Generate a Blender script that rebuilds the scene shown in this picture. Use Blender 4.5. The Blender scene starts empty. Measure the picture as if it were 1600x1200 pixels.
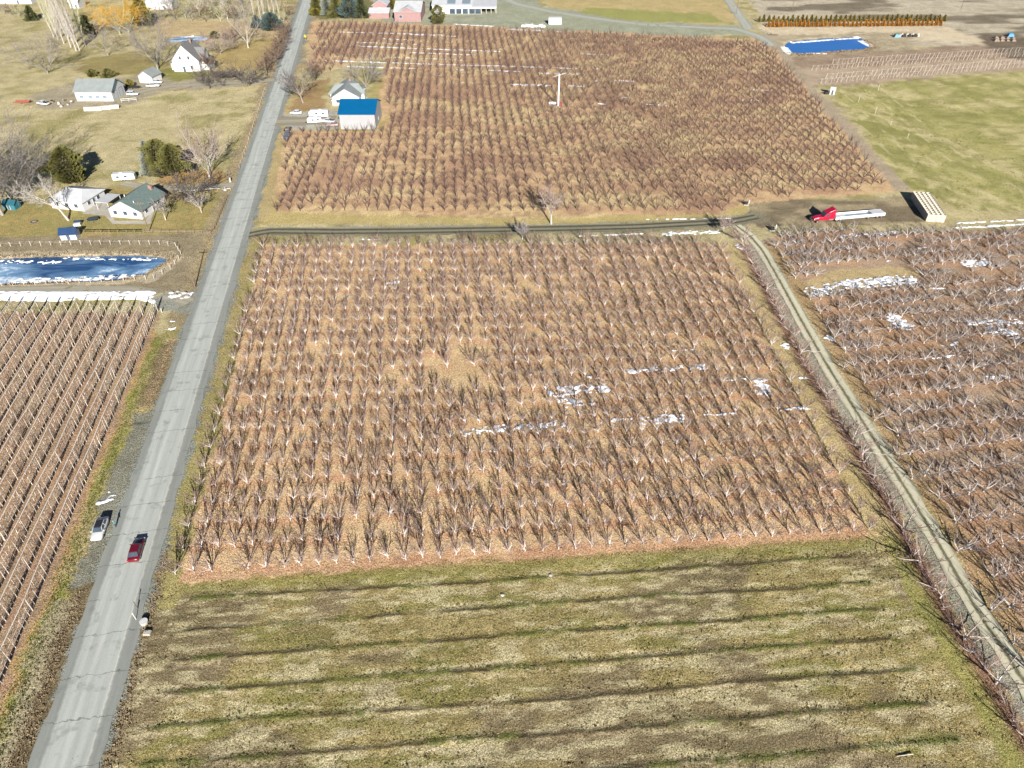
import bpy, math, random
import numpy as np
from mathutils import Vector, Matrix
R = math.radians
scene = bpy.context.scene
COL = scene.collection

# ------------------------------------------------------------------ camera
F_PX, PITCH, CAM_H = 1109.0, R(38.5), 92.0
cam_d = bpy.data.cameras.new('camera'); cam = bpy.data.objects.new('camera', cam_d); COL.objects.link(cam)
cam_d.sensor_width = 36.0; cam_d.lens = F_PX / 1600.0 * 36.0
cam_d.clip_start = 0.5; cam_d.clip_end = 9000.0
cam.location = (0, 0, CAM_H); cam.rotation_euler = (R(90) - PITCH, 0, 0)
scene.camera = cam
# ------------------------------------------------------------------ sky, sun, exposure
SUN_EL, SUN_AZ = R(23.5), R(167.0)           # azimuth clockwise from +Y (behind the camera, a little to the right)
world = bpy.data.worlds.new('World'); scene.world = world; world.use_nodes = True
wn = world.node_tree.nodes; wl = world.node_tree.links
sky = wn.new('ShaderNodeTexSky'); sky.sky_type = 'NISHITA'; sky.sun_disc = False
sky.sun_elevation = SUN_EL; sky.sun_rotation = SUN_AZ; sky.air_density = 0.42; sky.dust_density = 0.12; sky.altitude = 300.0
bg = wn['Background']; bg.inputs['Strength'].default_value = 0.05
wl.new(sky.outputs[0], bg.inputs['Color'])
sun_d = bpy.data.lights.new('sun', 'SUN'); sun = bpy.data.objects.new('sun', sun_d); COL.objects.link(sun)
sun_d.energy = 5.0; sun_d.angle = R(0.45); sun_d.color = (1.0, 0.95, 0.88)
sdir = Vector((math.sin(SUN_AZ) * math.cos(SUN_EL), math.cos(SUN_AZ) * math.cos(SUN_EL), math.sin(SUN_EL)))
sun.rotation_euler = (-sdir).to_track_quat('-Z', 'Y').to_euler(); sun.location = sdir * 300
scene.view_settings.view_transform = 'Standard'; scene.view_settings.look = 'None'
scene.view_settings.exposure = 1.32; scene.view_settings.gamma = 1.0
scene.view_settings.use_curve_mapping = False

# ------------------------------------------------------------------ pixel -> ground
def G(px, py, z=0.0):
    u = (px - 800) / F_PX; v = (py - 600) / F_PX
    t = (CAM_H - z) / (math.sin(PITCH) + v * math.cos(PITCH))
    return (u * t, (math.cos(PITCH) - v * math.sin(PITCH)) * t)
def hgt(py_base, py_top):
    "height in metres of something standing at image row py_base whose top is at row py_top"
    Y = G(800, py_base)[1]
    return CAM_H - Y * math.tan(PITCH + math.atan((py_top - 600) / F_PX))
def mpp(py):
    "metres per photo pixel sideways at ground row py"
    return G(801, py)[0]

# ------------------------------------------------------------------ numpy noise
def _hash(ix, iy, s):
    n = (ix.astype(np.int64) * 374761393 + iy.astype(np.int64) * 668265263 + s * 1274126177) & 0xffffffff
    n = ((n ^ (n >> 13)) * 1274126177) & 0xffffffff
    return ((n ^ (n >> 16)) & 0xffff) / 65535.0
def vnoise(x, y, s=0):
    x = np.asarray(x, float); y = np.asarray(y, float)
    ix = np.floor(x); iy = np.floor(y); fx = x - ix; fy = y - iy
    fx = fx * fx * (3 - 2 * fx); fy = fy * fy * (3 - 2 * fy)
    a = _hash(ix, iy, s); b = _hash(ix + 1, iy, s); c = _hash(ix, iy + 1, s); d = _hash(ix + 1, iy + 1, s)
    return (a + (b - a) * fx) * (1 - fy) + (c + (d - c) * fx) * fy
def fbm(x, y, s=0, o=3):
    r = 0; a = 0.5; t = 0
    for k in range(o):
        r = r + a * vnoise(x * 2 ** k, y * 2 ** k, s + k * 17); t += a; a *= 0.55
    return r / t
def inpoly(x, y, poly):
    r = np.zeros(np.shape(x), bool); n = len(poly)
    for i in range(n):
        x0, y0 = poly[i]; x1, y1 = poly[(i + 1) % n]
        if y0 == y1: continue
        c = ((y0 > y) != (y1 > y)) & (x < (x1 - x0) * (y - y0) / (y1 - y0) + x0)
        r ^= c
    return r
def smooth(a, b, x):
    t = np.clip((x - a) / (b - a), 0, 1); return t * t * (3 - 2 * t)

# ------------------------------------------------------------------ materials
def _nt(name):
    m = bpy.data.materials.new(name); m.use_nodes = True
    nt = m.node_tree; b = nt.nodes['Principled BSDF']
    return m, nt, b
def _noise(nt, scale, detail=3.0, rough=0.6, vec=None, dist=0.0):
    n = nt.nodes.new('ShaderNodeTexNoise'); n.inputs['Scale'].default_value = scale
    n.inputs['Detail'].default_value = detail; n.inputs['Roughness'].default_value = rough
    n.inputs['Distortion'].default_value = dist
    if vec is not None: nt.links.new(vec, n.inputs['Vector'])
    return n.outputs['Fac']
def _map(nt, v, a, b, c=0.0, d=1.0):
    n = nt.nodes.new('ShaderNodeMapRange'); nt.links.new(v, n.inputs[0])
    for i, q in enumerate((a, b, c, d)): n.inputs[i + 1].default_value = q
    return n.outputs[0]
def _math(nt, op, a, b=None):
    n = nt.nodes.new('ShaderNodeMath'); n.operation = op
    for i, q in enumerate((a, b)):
        if q is None: continue
        if isinstance(q, (int, float)): n.inputs[i].default_value = q
        else: nt.links.new(q, n.inputs[i])
    return n.outputs[0]
def _mix(nt, f, a, b, mode='MIX'):
    n = nt.nodes.new('ShaderNodeMix'); n.data_type = 'RGBA'; n.blend_type = mode
    for k, q in ((0, f), (6, a), (7, b)):
        if isinstance(q, (int, float)): n.inputs[k].default_value = q
        elif isinstance(q, tuple): n.inputs[k].default_value = (*q[:3], 1)
        else: nt.links.new(q, n.inputs[k])
    return n.outputs[2]
def _bump(nt, b, h, strength, dist):
    n = nt.nodes.new('ShaderNodeBump'); n.inputs['Strength'].default_value = strength
    n.inputs['Distance'].default_value = dist; nt.links.new(h, n.inputs['Height'])
    nt.links.new(n.outputs[0], b.inputs['Normal'])
def _pos(nt): return nt.nodes.new('ShaderNodeNewGeometry').outputs['Position']
MATS = {}
def M(name, c, c2=None, scale=1.0, rough=0.85, bump=0.0, metal=0.0, spec=0.3, coat=0.0, obj=False, lo=0.35, hi=0.65):
    if name in MATS: return MATS[name]
    m, nt, b = _nt(name)
    c2 = c2 or tuple(q * 0.78 for q in c)
    vec = nt.nodes.new('ShaderNodeTexCoord').outputs['Object'] if obj else _pos(nt)
    f = _noise(nt, scale, 4.0, 0.6, vec)
    nt.links.new(_mix(nt, _map(nt, f, lo, hi), c, c2), b.inputs['Base Color'])
    b.inputs['Roughness'].default_value = rough; b.inputs['Metallic'].default_value = metal
    b.inputs['Specular IOR Level'].default_value = spec; b.inputs['Coat Weight'].default_value = coat
    if bump: _bump(nt, b, f, 0.6, bump)
    MATS[name] = m; return m

# ------------------------------------------------------------------ mesh builder
class MB:
    def __init__(s): s.v = []; s.f = []; s.m = []
    def face(s, pts, mi=0):
        k = len(s.v); s.v.extend(tuple(p) for p in pts); s.f.append(tuple(range(k, k + len(pts)))); s.m.append(mi)
    def box(s, x0, y0, z0, x1, y1, z1, mi=0):
        k = len(s.v)
        s.v.extend([(x0, y0, z0), (x1, y0, z0), (x1, y1, z0), (x0, y1, z0), (x0, y0, z1), (x1, y0, z1), (x1, y1, z1), (x0, y1, z1)])
        for q in ((0, 3, 2, 1), (4, 5, 6, 7), (0, 1, 5, 4), (1, 2, 6, 5), (2, 3, 7, 6), (3, 0, 4, 7)):
            s.f.append(tuple(k + i for i in q)); s.m.append(mi)
    def cbox(s, c, d, mi=0):
        s.box(c[0] - d[0] / 2, c[1] - d[1] / 2, c[2] - d[2] / 2, c[0] + d[0] / 2, c[1] + d[1] / 2, c[2] + d[2] / 2, mi)
    def loft(s, rings, mi=0, cap=True):
        n = len(rings[0]); k = len(s.v)
        for r in rings: s.v.extend(tuple(p) for p in r)
        for i in range(len(rings) - 1):
            for j in range(n):
                s.f.append((k + i * n + j, k + i * n + (j + 1) % n, k + (i + 1) * n + (j + 1) % n, k + (i + 1) * n + j)); s.m.append(mi)
        if cap:
            s.f.append(tuple(k + j for j in reversed(range(n)))); s.m.append(mi)
            s.f.append(tuple(k + (len(rings) - 1) * n + j for j in range(n))); s.m.append(mi)
    def tube(s, pts, rad, sides=4, mi=0, point=False):
        pts = [Vector(p) for p in pts]; n = len(pts)
        if not hasattr(rad, '__len__'): rad = [rad] * n
        d = (pts[-1] - pts[0]).normalized()
        a = d.cross(Vector((0, 0, 1)) if abs(d.z) < 0.9 else Vector((1, 0, 0))).normalized(); b = d.cross(a)
        cs = [(math.cos(2 * math.pi * i / sides), math.sin(2 * math.pi * i / sides)) for i in range(sides)]
        m = n - 1 if point else n
        k = len(s.v)
        for i in range(m):
            for c, q in cs: s.v.append(tuple(pts[i] + a * (c * rad[i]) + b * (q * rad[i])))
        for i in range(m - 1):
            for j in range(sides):
                j2 = (j + 1) % sides
                s.f.append((k + i * sides + j, k + i * sides + j2, k + (i + 1) * sides + j2, k + (i + 1) * sides + j)); s.m.append(mi)
        if point:
            s.v.append(tuple(pts[-1])); t = len(s.v) - 1
            for j in range(sides):
                s.f.append((k + (m - 1) * sides + j, k + (m - 1) * sides + (j + 1) % sides, t)); s.m.append(mi)
        elif sides > 3:
            s.f.append(tuple(k + (m - 1) * sides + j for j in range(sides))); s.m.append(mi)
            s.f.append(tuple(k + j for j in reversed(range(sides)))); s.m.append(mi)
    def mesh(s, name, mats, smooth=False):
        me = bpy.data.meshes.new(name); me.from_pydata(s.v, [], s.f)
        for mt in (mats if isinstance(mats, (list, tuple)) else [mats]): me.materials.append(mt)
        me.polygons.foreach_set('material_index', s.m)
        if smooth: me.polygons.foreach_set('use_smooth', [True] * len(s.f))
        me.update(); return me
    def build(s, name, mats, parent=None, smooth=False):
        return link(name, s.mesh(name, mats, smooth), parent)
    def tris(s):
        t = []; mi = []
        for f, m in zip(s.f, s.m):
            for i in range(1, len(f) - 1): t.append((f[0], f[i], f[i + 1])); mi.append(m)
        return np.array(s.v, np.float32), np.array(t, np.int32), np.array(mi, np.int32)
def link(name, data, parent=None):
    o = bpy.data.objects.new(name, data); COL.objects.link(o)
    if parent is not None: o.parent = parent
    return o
def tag(o, label=None, cat=None, group=None, kind=None):
    if label: o['label'] = label
    if cat: o['category'] = cat
    if group: o['group'] = group
    if kind: o['kind'] = kind
    return o
def thing(name, label, cat, loc, rz=0.0, group=None):
    o = link(name, None); o.empty_display_size = 0.3
    z = loc[2] if len(loc) > 2 else hz1(loc[0], loc[1]) - 0.03
    o.location = (loc[0], loc[1], z); o.rotation_euler = (0, 0, rz)
    return tag(o, label, cat, group)
def np_mesh(name, v, t, mi, mats, smooth=False):
    me = bpy.data.meshes.new(name)
    me.vertices.add(len(v)); me.vertices.foreach_set('co', np.ascontiguousarray(v, np.float32).ravel())
    n = t.shape[1]
    me.loops.add(t.size); me.loops.foreach_set('vertex_index', np.ascontiguousarray(t, np.int32).ravel())
    me.polygons.add(len(t)); me.polygons.foreach_set('loop_start', np.arange(0, t.size, n, dtype=np.int32))
    me.polygons.foreach_set('loop_total', np.full(len(t), n, np.int32))
    for m in mats: me.materials.append(m)
    if mi is not None: me.polygons.foreach_set('material_index', np.ascontiguousarray(mi, np.int32))
    me.polygons.foreach_set('use_smooth', np.full(len(t), smooth, bool))
    me.update(calc_edges=True); return me
def scatter_mesh(name, protos, spots, mats):
    "one mesh holding a copy of protos[i] at every spot (x, y, z, rot, sx, sz, i)"
    V = []; T = []; MI = []; off = 0
    for (x, y, z, r, sx, sz, i) in spots:
        v, t, m = protos[i]; c, s = math.cos(r), math.sin(r)
        w = np.empty_like(v)
        w[:, 0] = (v[:, 0] * c - v[:, 1] * s) * sx + x; w[:, 1] = (v[:, 0] * s + v[:, 1] * c) * sx + y; w[:, 2] = v[:, 2] * sz + z
        V.append(w); T.append(t + off); MI.append(m); off += len(v)
    return np_mesh(name, np.concatenate(V), np.concatenate(T), np.concatenate(MI), mats)

# ================================================================== layout of the place
RD_P, RD_D = np.array((-55.6, 39.2)), np.array((-0.1625, 1.0))
RD_D = RD_D / np.linalg.norm(RD_D); RD_N = np.array((RD_D[1], -RD_D[0]))     # N points right of the road
def road_sd(x, y):
    "metres right of the road's middle line, metres along it"
    dx = np.asarray(x) - RD_P[0]; dy = np.asarray(y) - RD_P[1]
    return dx * RD_N[0] + dy * RD_N[1], dx * RD_D[0] + dy * RD_D[1]
def road_pt(d, s): return (RD_P[0] + RD_D[0] * s + RD_N[0] * d, RD_P[1] + RD_D[1] * s + RD_N[1] * d)
def px_poly(*pts): return [G(*p) for p in pts]
# main orchard: a fan of rows between the road and the dirt track
MQ = [np.array(G(*p)) for p in ((277, 896), (1358, 828), (1122, 382), (412, 388))]
def main_uv(u, v): return (MQ[0] * (1 - u) + MQ[1] * u) * (1 - v) + (MQ[3] * (1 - u) + MQ[2] * u) * v
LANE = [G(*p) for p in ((385, 368), (420, 361), (520, 362), (640, 361), (760, 359), (880, 357), (1000, 354), (1090, 349), (1150, 345), (1185, 338))]
TRACK = [G(*p) for p in ((1150, 352), (1172, 368), (1192, 392), (1222, 445), (1252, 500), (1291, 568), (1354, 668), (1421, 772), (1478, 868), (1532, 962), (1602, 1066), (1680, 1190))]
POND_A = px_poly((-90, 404), (0, 402), (60, 399), (140, 398), (215, 396), (250, 399), (268, 404), (250, 415), (228, 428), (190, 436), (120, 439), (40, 443), (-90, 446))
POND_B = px_poly((1224, 68), (1240, 63), (1290, 59), (1335, 57), (1350, 62), (1363, 71), (1352, 77), (1300, 80), (1255, 84), (1230, 82))
def rounded(poly, n=2):
    P = [np.array(p) for p in poly]
    for _ in range(n): P = [q for a, b in zip(P, P[1:] + P[:1]) for q in (a * .75 + b * .25, a * .25 + b * .75)]
    return [tuple(p) for p in P]
POND_BR = rounded(POND_B); POND_C = px_poly((262, 58), (290, 55), (325, 56), (322, 63), (290, 66), (262, 66))
def polyline_dist(x, y, pl):
    best = np.full(np.shape(x), 1e9)
    for (x0, y0), (x1, y1) in zip(pl[:-1], pl[1:]):
        dx, dy = x1 - x0, y1 - y0; t = np.clip(((x - x0) * dx + (y - y0) * dy) / (dx * dx + dy * dy), 0, 1)
        best = np.minimum(best, np.hypot(x - x0 - t * dx, y - y0 - t * dy))
    return best
YARD_R = px_poly((1172, 318), (1240, 312), (1330, 312), (1400, 306), (1430, 312), (1455, 345), (1380, 352), (1290, 350), (1190, 356), (1165, 345))
def poly_dist(x, y, poly): return polyline_dist(x, y, list(poly) + [poly[0]])
def relief(x, y):
    x = np.asarray(x, float); y = np.asarray(y, float)
    z = 0.13 * (fbm(x * 0.9, y * 0.9, 5, 3) - 0.5) + 0.10 * (fbm(x * 0.12, y * 0.12, 9, 2) - 0.5)
    d, s = road_sd(x, y)
    # ditch beside the road, left
    z = z - 0.35 * np.exp(-((d + 6.8) / 1.1) ** 2) * (np.abs(s - 52) > 14)
    flat = smooth(5.4, 4.2, np.abs(d))                       # under the road
    z = z * (1 - flat) + flat * (-0.06)
    near = (y > 30) & (y < 230)
    fl = np.zeros_like(z)
    fl = np.where(near, np.maximum(smooth(4.0, 2.6, polyline_dist(x, y, LANE)), smooth(4.0, 2.4, polyline_dist(x, y, TRACK))), 0)
    z = z * (1 - fl) - 0.06 * fl
    for P, dep in ((POND_A, 1.0), (POND_BR, 0.8), (POND_C, 0.4)):
        ins = inpoly(x, y, P); dd = poly_dist(x, y, P)
        z = np.where(ins, -dep * smooth(-0.5, 1.6, dd) - 0.15, z * smooth(0, 2.0, dd))
    return z
def hz1(x, y): return float(relief(np.array([x]), np.array([y]))[0])
# ------------------------------------------------------------------ where the orchard trees stand
rng = random.Random(11)
NRW, NCL = 24, 42
main_spots = []                                   # (x, y, row)
for r in range(NRW):
    for c in range(NCL):
        p = main_uv(c / (NCL - 1.0), r / (NRW - 1.0))
        if rng.random() < 0.025 or (r == 0 and c == 3): continue
        if 9 <= r <= 12 and 14 < c < 20 and rng.random() < 0.35: continue
        main_spots.append((p[0] + rng.gauss(0, .10), p[1] + rng.gauss(0, .12), r))
RIGHT_POLY = px_poly((1190, 374), (1290, 361), (1470, 363), (1740, 352), (1740, 1080), (1640, 1095), (1560, 975), (1500, 870), (1438, 770), (1310, 568), (1236, 434))
GRASS_GAP = px_poly((1225, 452), (1300, 422), (1395, 416), (1440, 424), (1420, 444), (1330, 452), (1255, 470))
right_spots = []
for r in range(-26, 40):
    for c in range(0, 62):
        x = 66 + c * 2.8 * math.cos(R(10)); y = 66 + r * 5.4 + (x - 66) * math.tan(R(10))
        x += rng.gauss(0, .2) - 0.04 * (y - 60) * 0.4; y += rng.gauss(0, .2)
        if not bool(inpoly(np.array(x), np.array(y), RIGHT_POLY)): continue
        if bool(inpoly(np.array(x), np.array(y), GRASS_GAP)) or rng.random() < 0.05: continue
        if y > 160 and rng.random() < 0.12: continue
        right_spots.append((x, y, r))
FAR_POLY = px_poly((430, 331), (700, 341), (840, 341), (1120, 334), (1168, 314), (1390, 294), (1195, 68), (1050, 60), (860, 50), (690, 46), (620, 41), (500, 36), (478, 108), (505, 118), (545, 96), (600, 96), (612, 206), (448, 208))
far_spots = []
for r in range(0, 52):
    y0 = 199.5 + r * 5.0; sl = 0.005 - 0.115 * (y0 - 199) / 230.0
    for c in range(-48, 62):
        x = c * 3.35 - 0.075 * (y0 - 198) + rng.gauss(0, .2); y = y0 + sl * x + rng.gauss(0, .22)
        if not bool(inpoly(np.array(x), np.array(y), FAR_POLY)) or rng.random() < 0.035: continue
        if math.hypot(x - 18.9, y - 298.5) < 3.5: continue
        far_spots.append((x, y, r))
hedge_spots = []
acc = 0.0
for (x0, y0), (x1, y1) in zip(TRACK[1:-1], TRACK[2:]):
    L = math.hypot(x1 - x0, y1 - y0); nx, ny = (y1 - y0) / L, -(x1 - x0) / L
    while acc < L:
        t = acc / L; off = 4.6 + rng.gauss(0, .35)
        hedge_spots.append((x0 + (x1 - x0) * t + nx * off, y0 + (y1 - y0) * t + ny * off)); acc += rng.uniform(1.7, 2.7)
    acc -= L

# ------------------------------------------------------------------ the ground, one sheet out to the horizon
def seg(a, b, st): return np.arange(a, b, st)
def stretch(a, b, n): return a + (b - a) * (np.linspace(0, 1, n + 1)[1:]) ** 3
ys = np.concatenate([-stretch(-22, 900, 10)[::-1], seg(22, 78, .27), seg(78, 82, .4), seg(82, 190, .62), seg(190, 310, 1.2), seg(310, 540, 2.8), stretch(540, 5000, 22)])
xs = np.concatenate([-stretch(340, 5000, 20)[::-1], seg(-340, -150, 3.5), seg(-150, -94, .9), seg(-94, 88, .64), seg(88, 165, .9), seg(165, 340, 3.5), stretch(340, 5000, 20)])
X, Y = np.meshgrid(xs, ys); nx_, ny_ = len(xs), len(ys)
Z = relief(X, Y)
wx = X + 2.4 * (fbm(X * .25, Y * .25, 31, 3) - .5) + 1.0 * (vnoise(X * 1.1, Y * 1.1, 77) - .5)
wy = Y + 2.4 * (fbm(X * .25, Y * .25, 41, 3) - .5) + 1.0 * (vnoise(X * 1.1, Y * 1.1, 87) - .5)
far_ = smooth(180, 330, Y) * 9.0
wx = wx + far_ * (.6 * fbm(X * .06, Y * .04, 33, 4) + .7 * fbm(X * .33, Y * .2, 35, 3) - .65); wy = wy + far_ * (.6 * fbm(X * .06, Y * .04, 43, 4) + .7 * fbm(X * .33, Y * .2, 45, 3) - .65)
C1 = np.empty(X.shape + (3,)); C2 = np.empty(X.shape + (3,))
def paint(w, c1, c2):
    if w.dtype == bool: w = w.astype(float)
    w = w[..., None]
    C1[...] = C1 * (1 - w) + np.array(c1) * w; C2[...] = C2 * (1 - w) + np.array(c2) * w
def zone(poly, c1, c2, a=1.0): paint(inpoly(wx, wy, poly) * a, c1, c2)
big = fbm(X * .035, Y * .035, 3, 3); mid = fbm(X * .12, Y * .12, 6, 3); fine = fbm(X * .8, Y * .8, 16, 2)
C1[...] = (.36, .31, .18); C2[...] = (.235, .205, .11)
paint(smooth(.5, .7, mid), (.25, .22, .09), (.17, .15, .06))
# pasture left of the road
zone(px_poly((-300, 126), (-300, 330), (60, 300), (330, 292), (385, 250), (420, 135), (250, 140)), (.375, .325, .19), (.255, .22, .12))
paint(inpoly(wx, wy, px_poly((-300, 126), (-300, 330), (60, 300), (330, 292), (385, 250), (420, 135))) * smooth(.52, .68, mid) * .7, (.21, .195, .075), (.15, .135, .05))
# yards and lawns
zone(px_poly((40, 150), (118, 128), (250, 118), (420, 118), (424, 132), (260, 141), (195, 166), (60, 172)), (.27, .24, .17), (.19, .165, .115))
zone(px_poly((250, 108), (320, 105), (330, 118), (262, 128)), (.17, .165, .05), (.12, .12, .04))
zone(px_poly((335, 72), (440, 58), (418, 108), (338, 110)), (.29, .225, .10), (.21, .16, .07))
zone(px_poly((130, 92), (215, 80), (262, 100), (250, 116), (160, 122), (115, 112)), (.22, .19, .075), (.16, .125, .06))
zone(px_poly((240, 30), (380, 34), (440, 42), (430, 58), (330, 66), (240, 56)), (.36, .28, .16), (.25, .19, .10))
zone(px_poly((-200, 335), (60, 306), (200, 290), (362, 290), (338, 364), (-200, 378)), (.235, .20, .08), (.16, .145, .055))
paint(inpoly(wx, wy, px_poly((-200, 335), (60, 306), (200, 290), (362, 290), (338, 364), (-200, 378))) * smooth(.5, .62, fine * .5 + mid * .5), (.28, .215, .09), (.20, .15, .06))
zone(px_poly((250, 266), (352, 268), (362, 286), (245, 288)), (.30, .19, .075), (.22, .15, .06))
zone(px_poly((-250, 376), (320, 364), (312, 400), (300, 448), (262, 458), (-250, 462)), (.23, .19, .12), (.15, .125, .08))
zone(px_poly((-200, 398), (100, 393), (262, 393), (285, 405), (262, 425), (235, 441), (100, 447), (-200, 452)), (.36, .30, .20), (.24, .21, .15))
zone(px_poly((460, 138), (512, 122), (512, 172), (450, 176)), (.25, .165, .08), (.19, .125, .06), .85)
zone(px_poly((590, 120), (612, 125), (618, 205), (590, 205)), (.30, .23, .10), (.22, .18, .08))
# top of the picture: farm yard, tan field, pale soils
zone(px_poly((470, -30), (590, -30), (575, 28), (485, 30)), (.15, .13, .06), (.10, .10, .045))
zone(px_poly((570, -40), (800, -40), (850, 10), (1000, 34), (1150, 40), (1180, 52), (1050, 58), (860, 48), (690, 43), (600, 36)), (.25, .26, .19), (.18, .185, .13))
zone(px_poly((780, -60), (1130, -60), (1160, 30), (1120, 40), (980, 28), (860, 10)), (.35, .27, .14), (.25, .21, .09))
zone(px_poly((920, 12), (1110, 22), (1140, 36), (1000, 34), (900, 20)), (.22, .23, .07), (.19, .18, .07))
zone(px_poly((1140, -80), (2000, -80), (2000, 70), (1480, 75), (1200, 60)), (.37, .33, .25), (.25, .215, .155))
paint(inpoly(wx, wy, px_poly((1180, -80), (2000, -80), (2000, 70), (1480, 75), (1200, 60))) * smooth(.47, .62, fbm(X * .03, Y * .09, 63, 3)), (.16, .135, .10), (.105, .09, .06))
zone(px_poly((1180, 42), (1480, 42), (1500, 52), (1560, 70), (1400, 62), (1210, 54)), (.44, .38, .27), (.34, .28, .19))
zone(px_poly((1200, 56), (1420, 50), (1430, 85), (1300, 96), (1225, 92)), (.33, .285, .19), (.2, .165, .11))
zone(px_poly((1225, 92), (1300, 84), (1420, 78), (1640, 62), (1640, 100), (1400, 128), (1262, 136)), (.26, .20, .14), (.17, .125, .09))
zone(px_poly((1230, 110), (1640, 86), (1640, 104), (1400, 126), (1280, 134)), (.33, .265, .19), (.23, .175, .125))
zone(px_poly((1520, 52), (1640, 62), (1640, 100), (1580, 92), (1540, 72)), (.13, .105, .075), (.09, .07, .05))
GREEN_R = px_poly((1302, 144), (1400, 128), (1800, 96), (1800, 345), (1480, 345), (1420, 300))
zone(GREEN_R, (.29, .265, .11), (.20, .19, .07))
ing = inpoly(wx, wy, GREEN_R)
sk_ = X + .35 * Y
paint(ing * smooth(.46, .6, fbm(sk_ * .22, Y * .07, 91, 4)) * .85, (.38, .335, .18), (.29, .255, .125))
paint(ing * smooth(.53, .66, fbm(sk_ * .11 + 9, Y * .07, 93, 4)) * .8, (.15, .155, .045), (.19, .18, .065))
paint(ing * smooth(.52, .64, fbm(X * .45, Y * .3, 617, 3)) * .55, (.16, .15, .05), (.13, .125, .045))
stre = np.abs(((X - .05 * (Y - 213)) / 6.1) % 1.0 - .5)
paint(ing * (stre < .04) * .55 * (X < 165) * (Y > 232) * smooth(.3, .5, mid), (.42, .38, .24), (.34, .30, .17))
zone(px_poly((1392, 300), (1440, 296), (1500, 330), (1640, 332), (1640, 348), (1470, 348), (1420, 318)), (.36, .31, .17), (.25, .215, .11))
# path along the far orchard's right side
zone(px_poly((1178, 50), (1206, 56), (1300, 160), (1425, 300), (1396, 300), (1290, 180)), (.30, .24, .17), (.22, .185, .13))
# orchard floors
zone(px_poly((415, 345), (445, 205), (600, 205), (600, 92), (475, 108), (488, 34), (640, 36), (860, 46), (1050, 55), (1195, 62), (1400, 300), (1165, 318), (1120, 346)), (.42, .30, .17), (.31, .205, .12))
zone(px_poly((410, 350), (432, 300), (442, 330), (700, 338), (1120, 334), (1170, 316), (1160, 345), (900, 350)), (.35, .28, .13), (.26, .215, .085))
MAINF = [tuple(main_uv(u, v)) for u, v in ((-.02, -.018), (1.02, -.02), (1.015, 1.012), (-.015, 1.015))]
zone(MAINF, (.44, .325, .19), (.33, .235, .13))
zone(RIGHT_POLY, (.30, .225, .155), (.205, .15, .105))
paint(inpoly(wx, wy, RIGHT_POLY) * smooth(.5, .6, mid) * .7, (.33, .21, .12), (.24, .15, .085))
zone(GRASS_GAP, (.36, .28, .155), (.26, .20, .10))
# fallen leaves lie round every tree
lit = np.zeros(X.shape); litr = np.random.RandomState(4)
def drop(spots, rad, amp, dy):
    for (x, y, *_) in spots:
        y = y + dy
        i0, i1 = np.searchsorted(xs, (x - 2.4 * rad, x + 2.4 * rad)); j0, j1 = np.searchsorted(ys, (y - 2.4 * rad, y + 2.4 * rad))
        sx = X[j0:j1, i0:i1] - x; sy = Y[j0:j1, i0:i1] - y
        lit[j0:j1, i0:i1] += amp * litr.uniform(.55, 1.25) * np.exp(-(sx * sx * .8 + sy * sy * 1.3) / (rad * rad))
drop(main_spots, 1.35, 1.0, 0.1); drop(right_spots, 1.5, .8, 0.2); drop(far_spots, 1.3, .75, 0.1)
lit *= .45 + 1.1 * fbm(X * .5, Y * .5, 55, 3)
inm = inpoly(X, Y, MAINF)
paint(np.clip(lit, 0, 1) * .85 * inm, (.40, .24, .145), (.30, .165, .098))
inF = inpoly(wx, wy, FAR_POLY)
paint(np.clip(lit, 0, 1) * .65 * (~inm), (.33, .19, .11), (.24, .13, .08))
paint(inF * smooth(.50, .62, fbm(X * .05, Y * .22, 611, 3)) * .75, (.47, .37, .20), (.36, .27, .14))
paint(inF * smooth(.52, .66, fbm(X * .05 + 40, Y * .05, 613, 3)) * .6, (.27, .165, .11), (.19, .11, .075))
paint(inF * smooth(.55, .65, fbm(X * .5, Y * .5, 615, 2)) * .5, (.24, .155, .10), (.17, .105, .07))
# leaf drift along the first row, then green field edge
m0 = main_uv(0, 0); m1 = main_uv(1, 0); mdir = (m1 - m0) / np.linalg.norm(m1 - m0); mnor = np.array((-mdir[1], mdir[0]))
q_s = (X - m0[0]) * mdir[0] + (Y - m0[1]) * mdir[1]; q_t = (X - m0[0]) * mnor[0] + (Y - m0[1]) * mnor[1]
FIELD = px_poly((235, 915), (265, 912), (800, 872), (1372, 836), (1430, 856), (1460, 880), (1615, 1150), (1700, 1330), (20, 1330), (175, 1085), (205, 1000))
inf_ = inpoly(wx, wy, FIELD)
gr = fbm(q_s * .1, q_t * .35, 121, 4); pt = fbm(q_s * .06 + 5, q_t * .09, 131, 3)
paint(inf_, (.25, .205, .095), (.15, .12, .048))
paint(inf_ * smooth(.46, .62, gr) * .8, (.165, .152, .05), (.11, .105, .033))
paint(inf_ * smooth(.44, .56, pt) * .85, (.155, .12, .072), (.10, .08, .048))
paint(inf_ * smooth(.50, .66, fbm(q_s * .3, q_t * 1.0, 141, 3)) * .75, (.37, .325, .20), (.25, .22, .12))
paint(inf_ * smooth(-5.2, -2.4, q_t) * .7, (.20, .185, .052), (.125, .125, .032))
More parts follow.
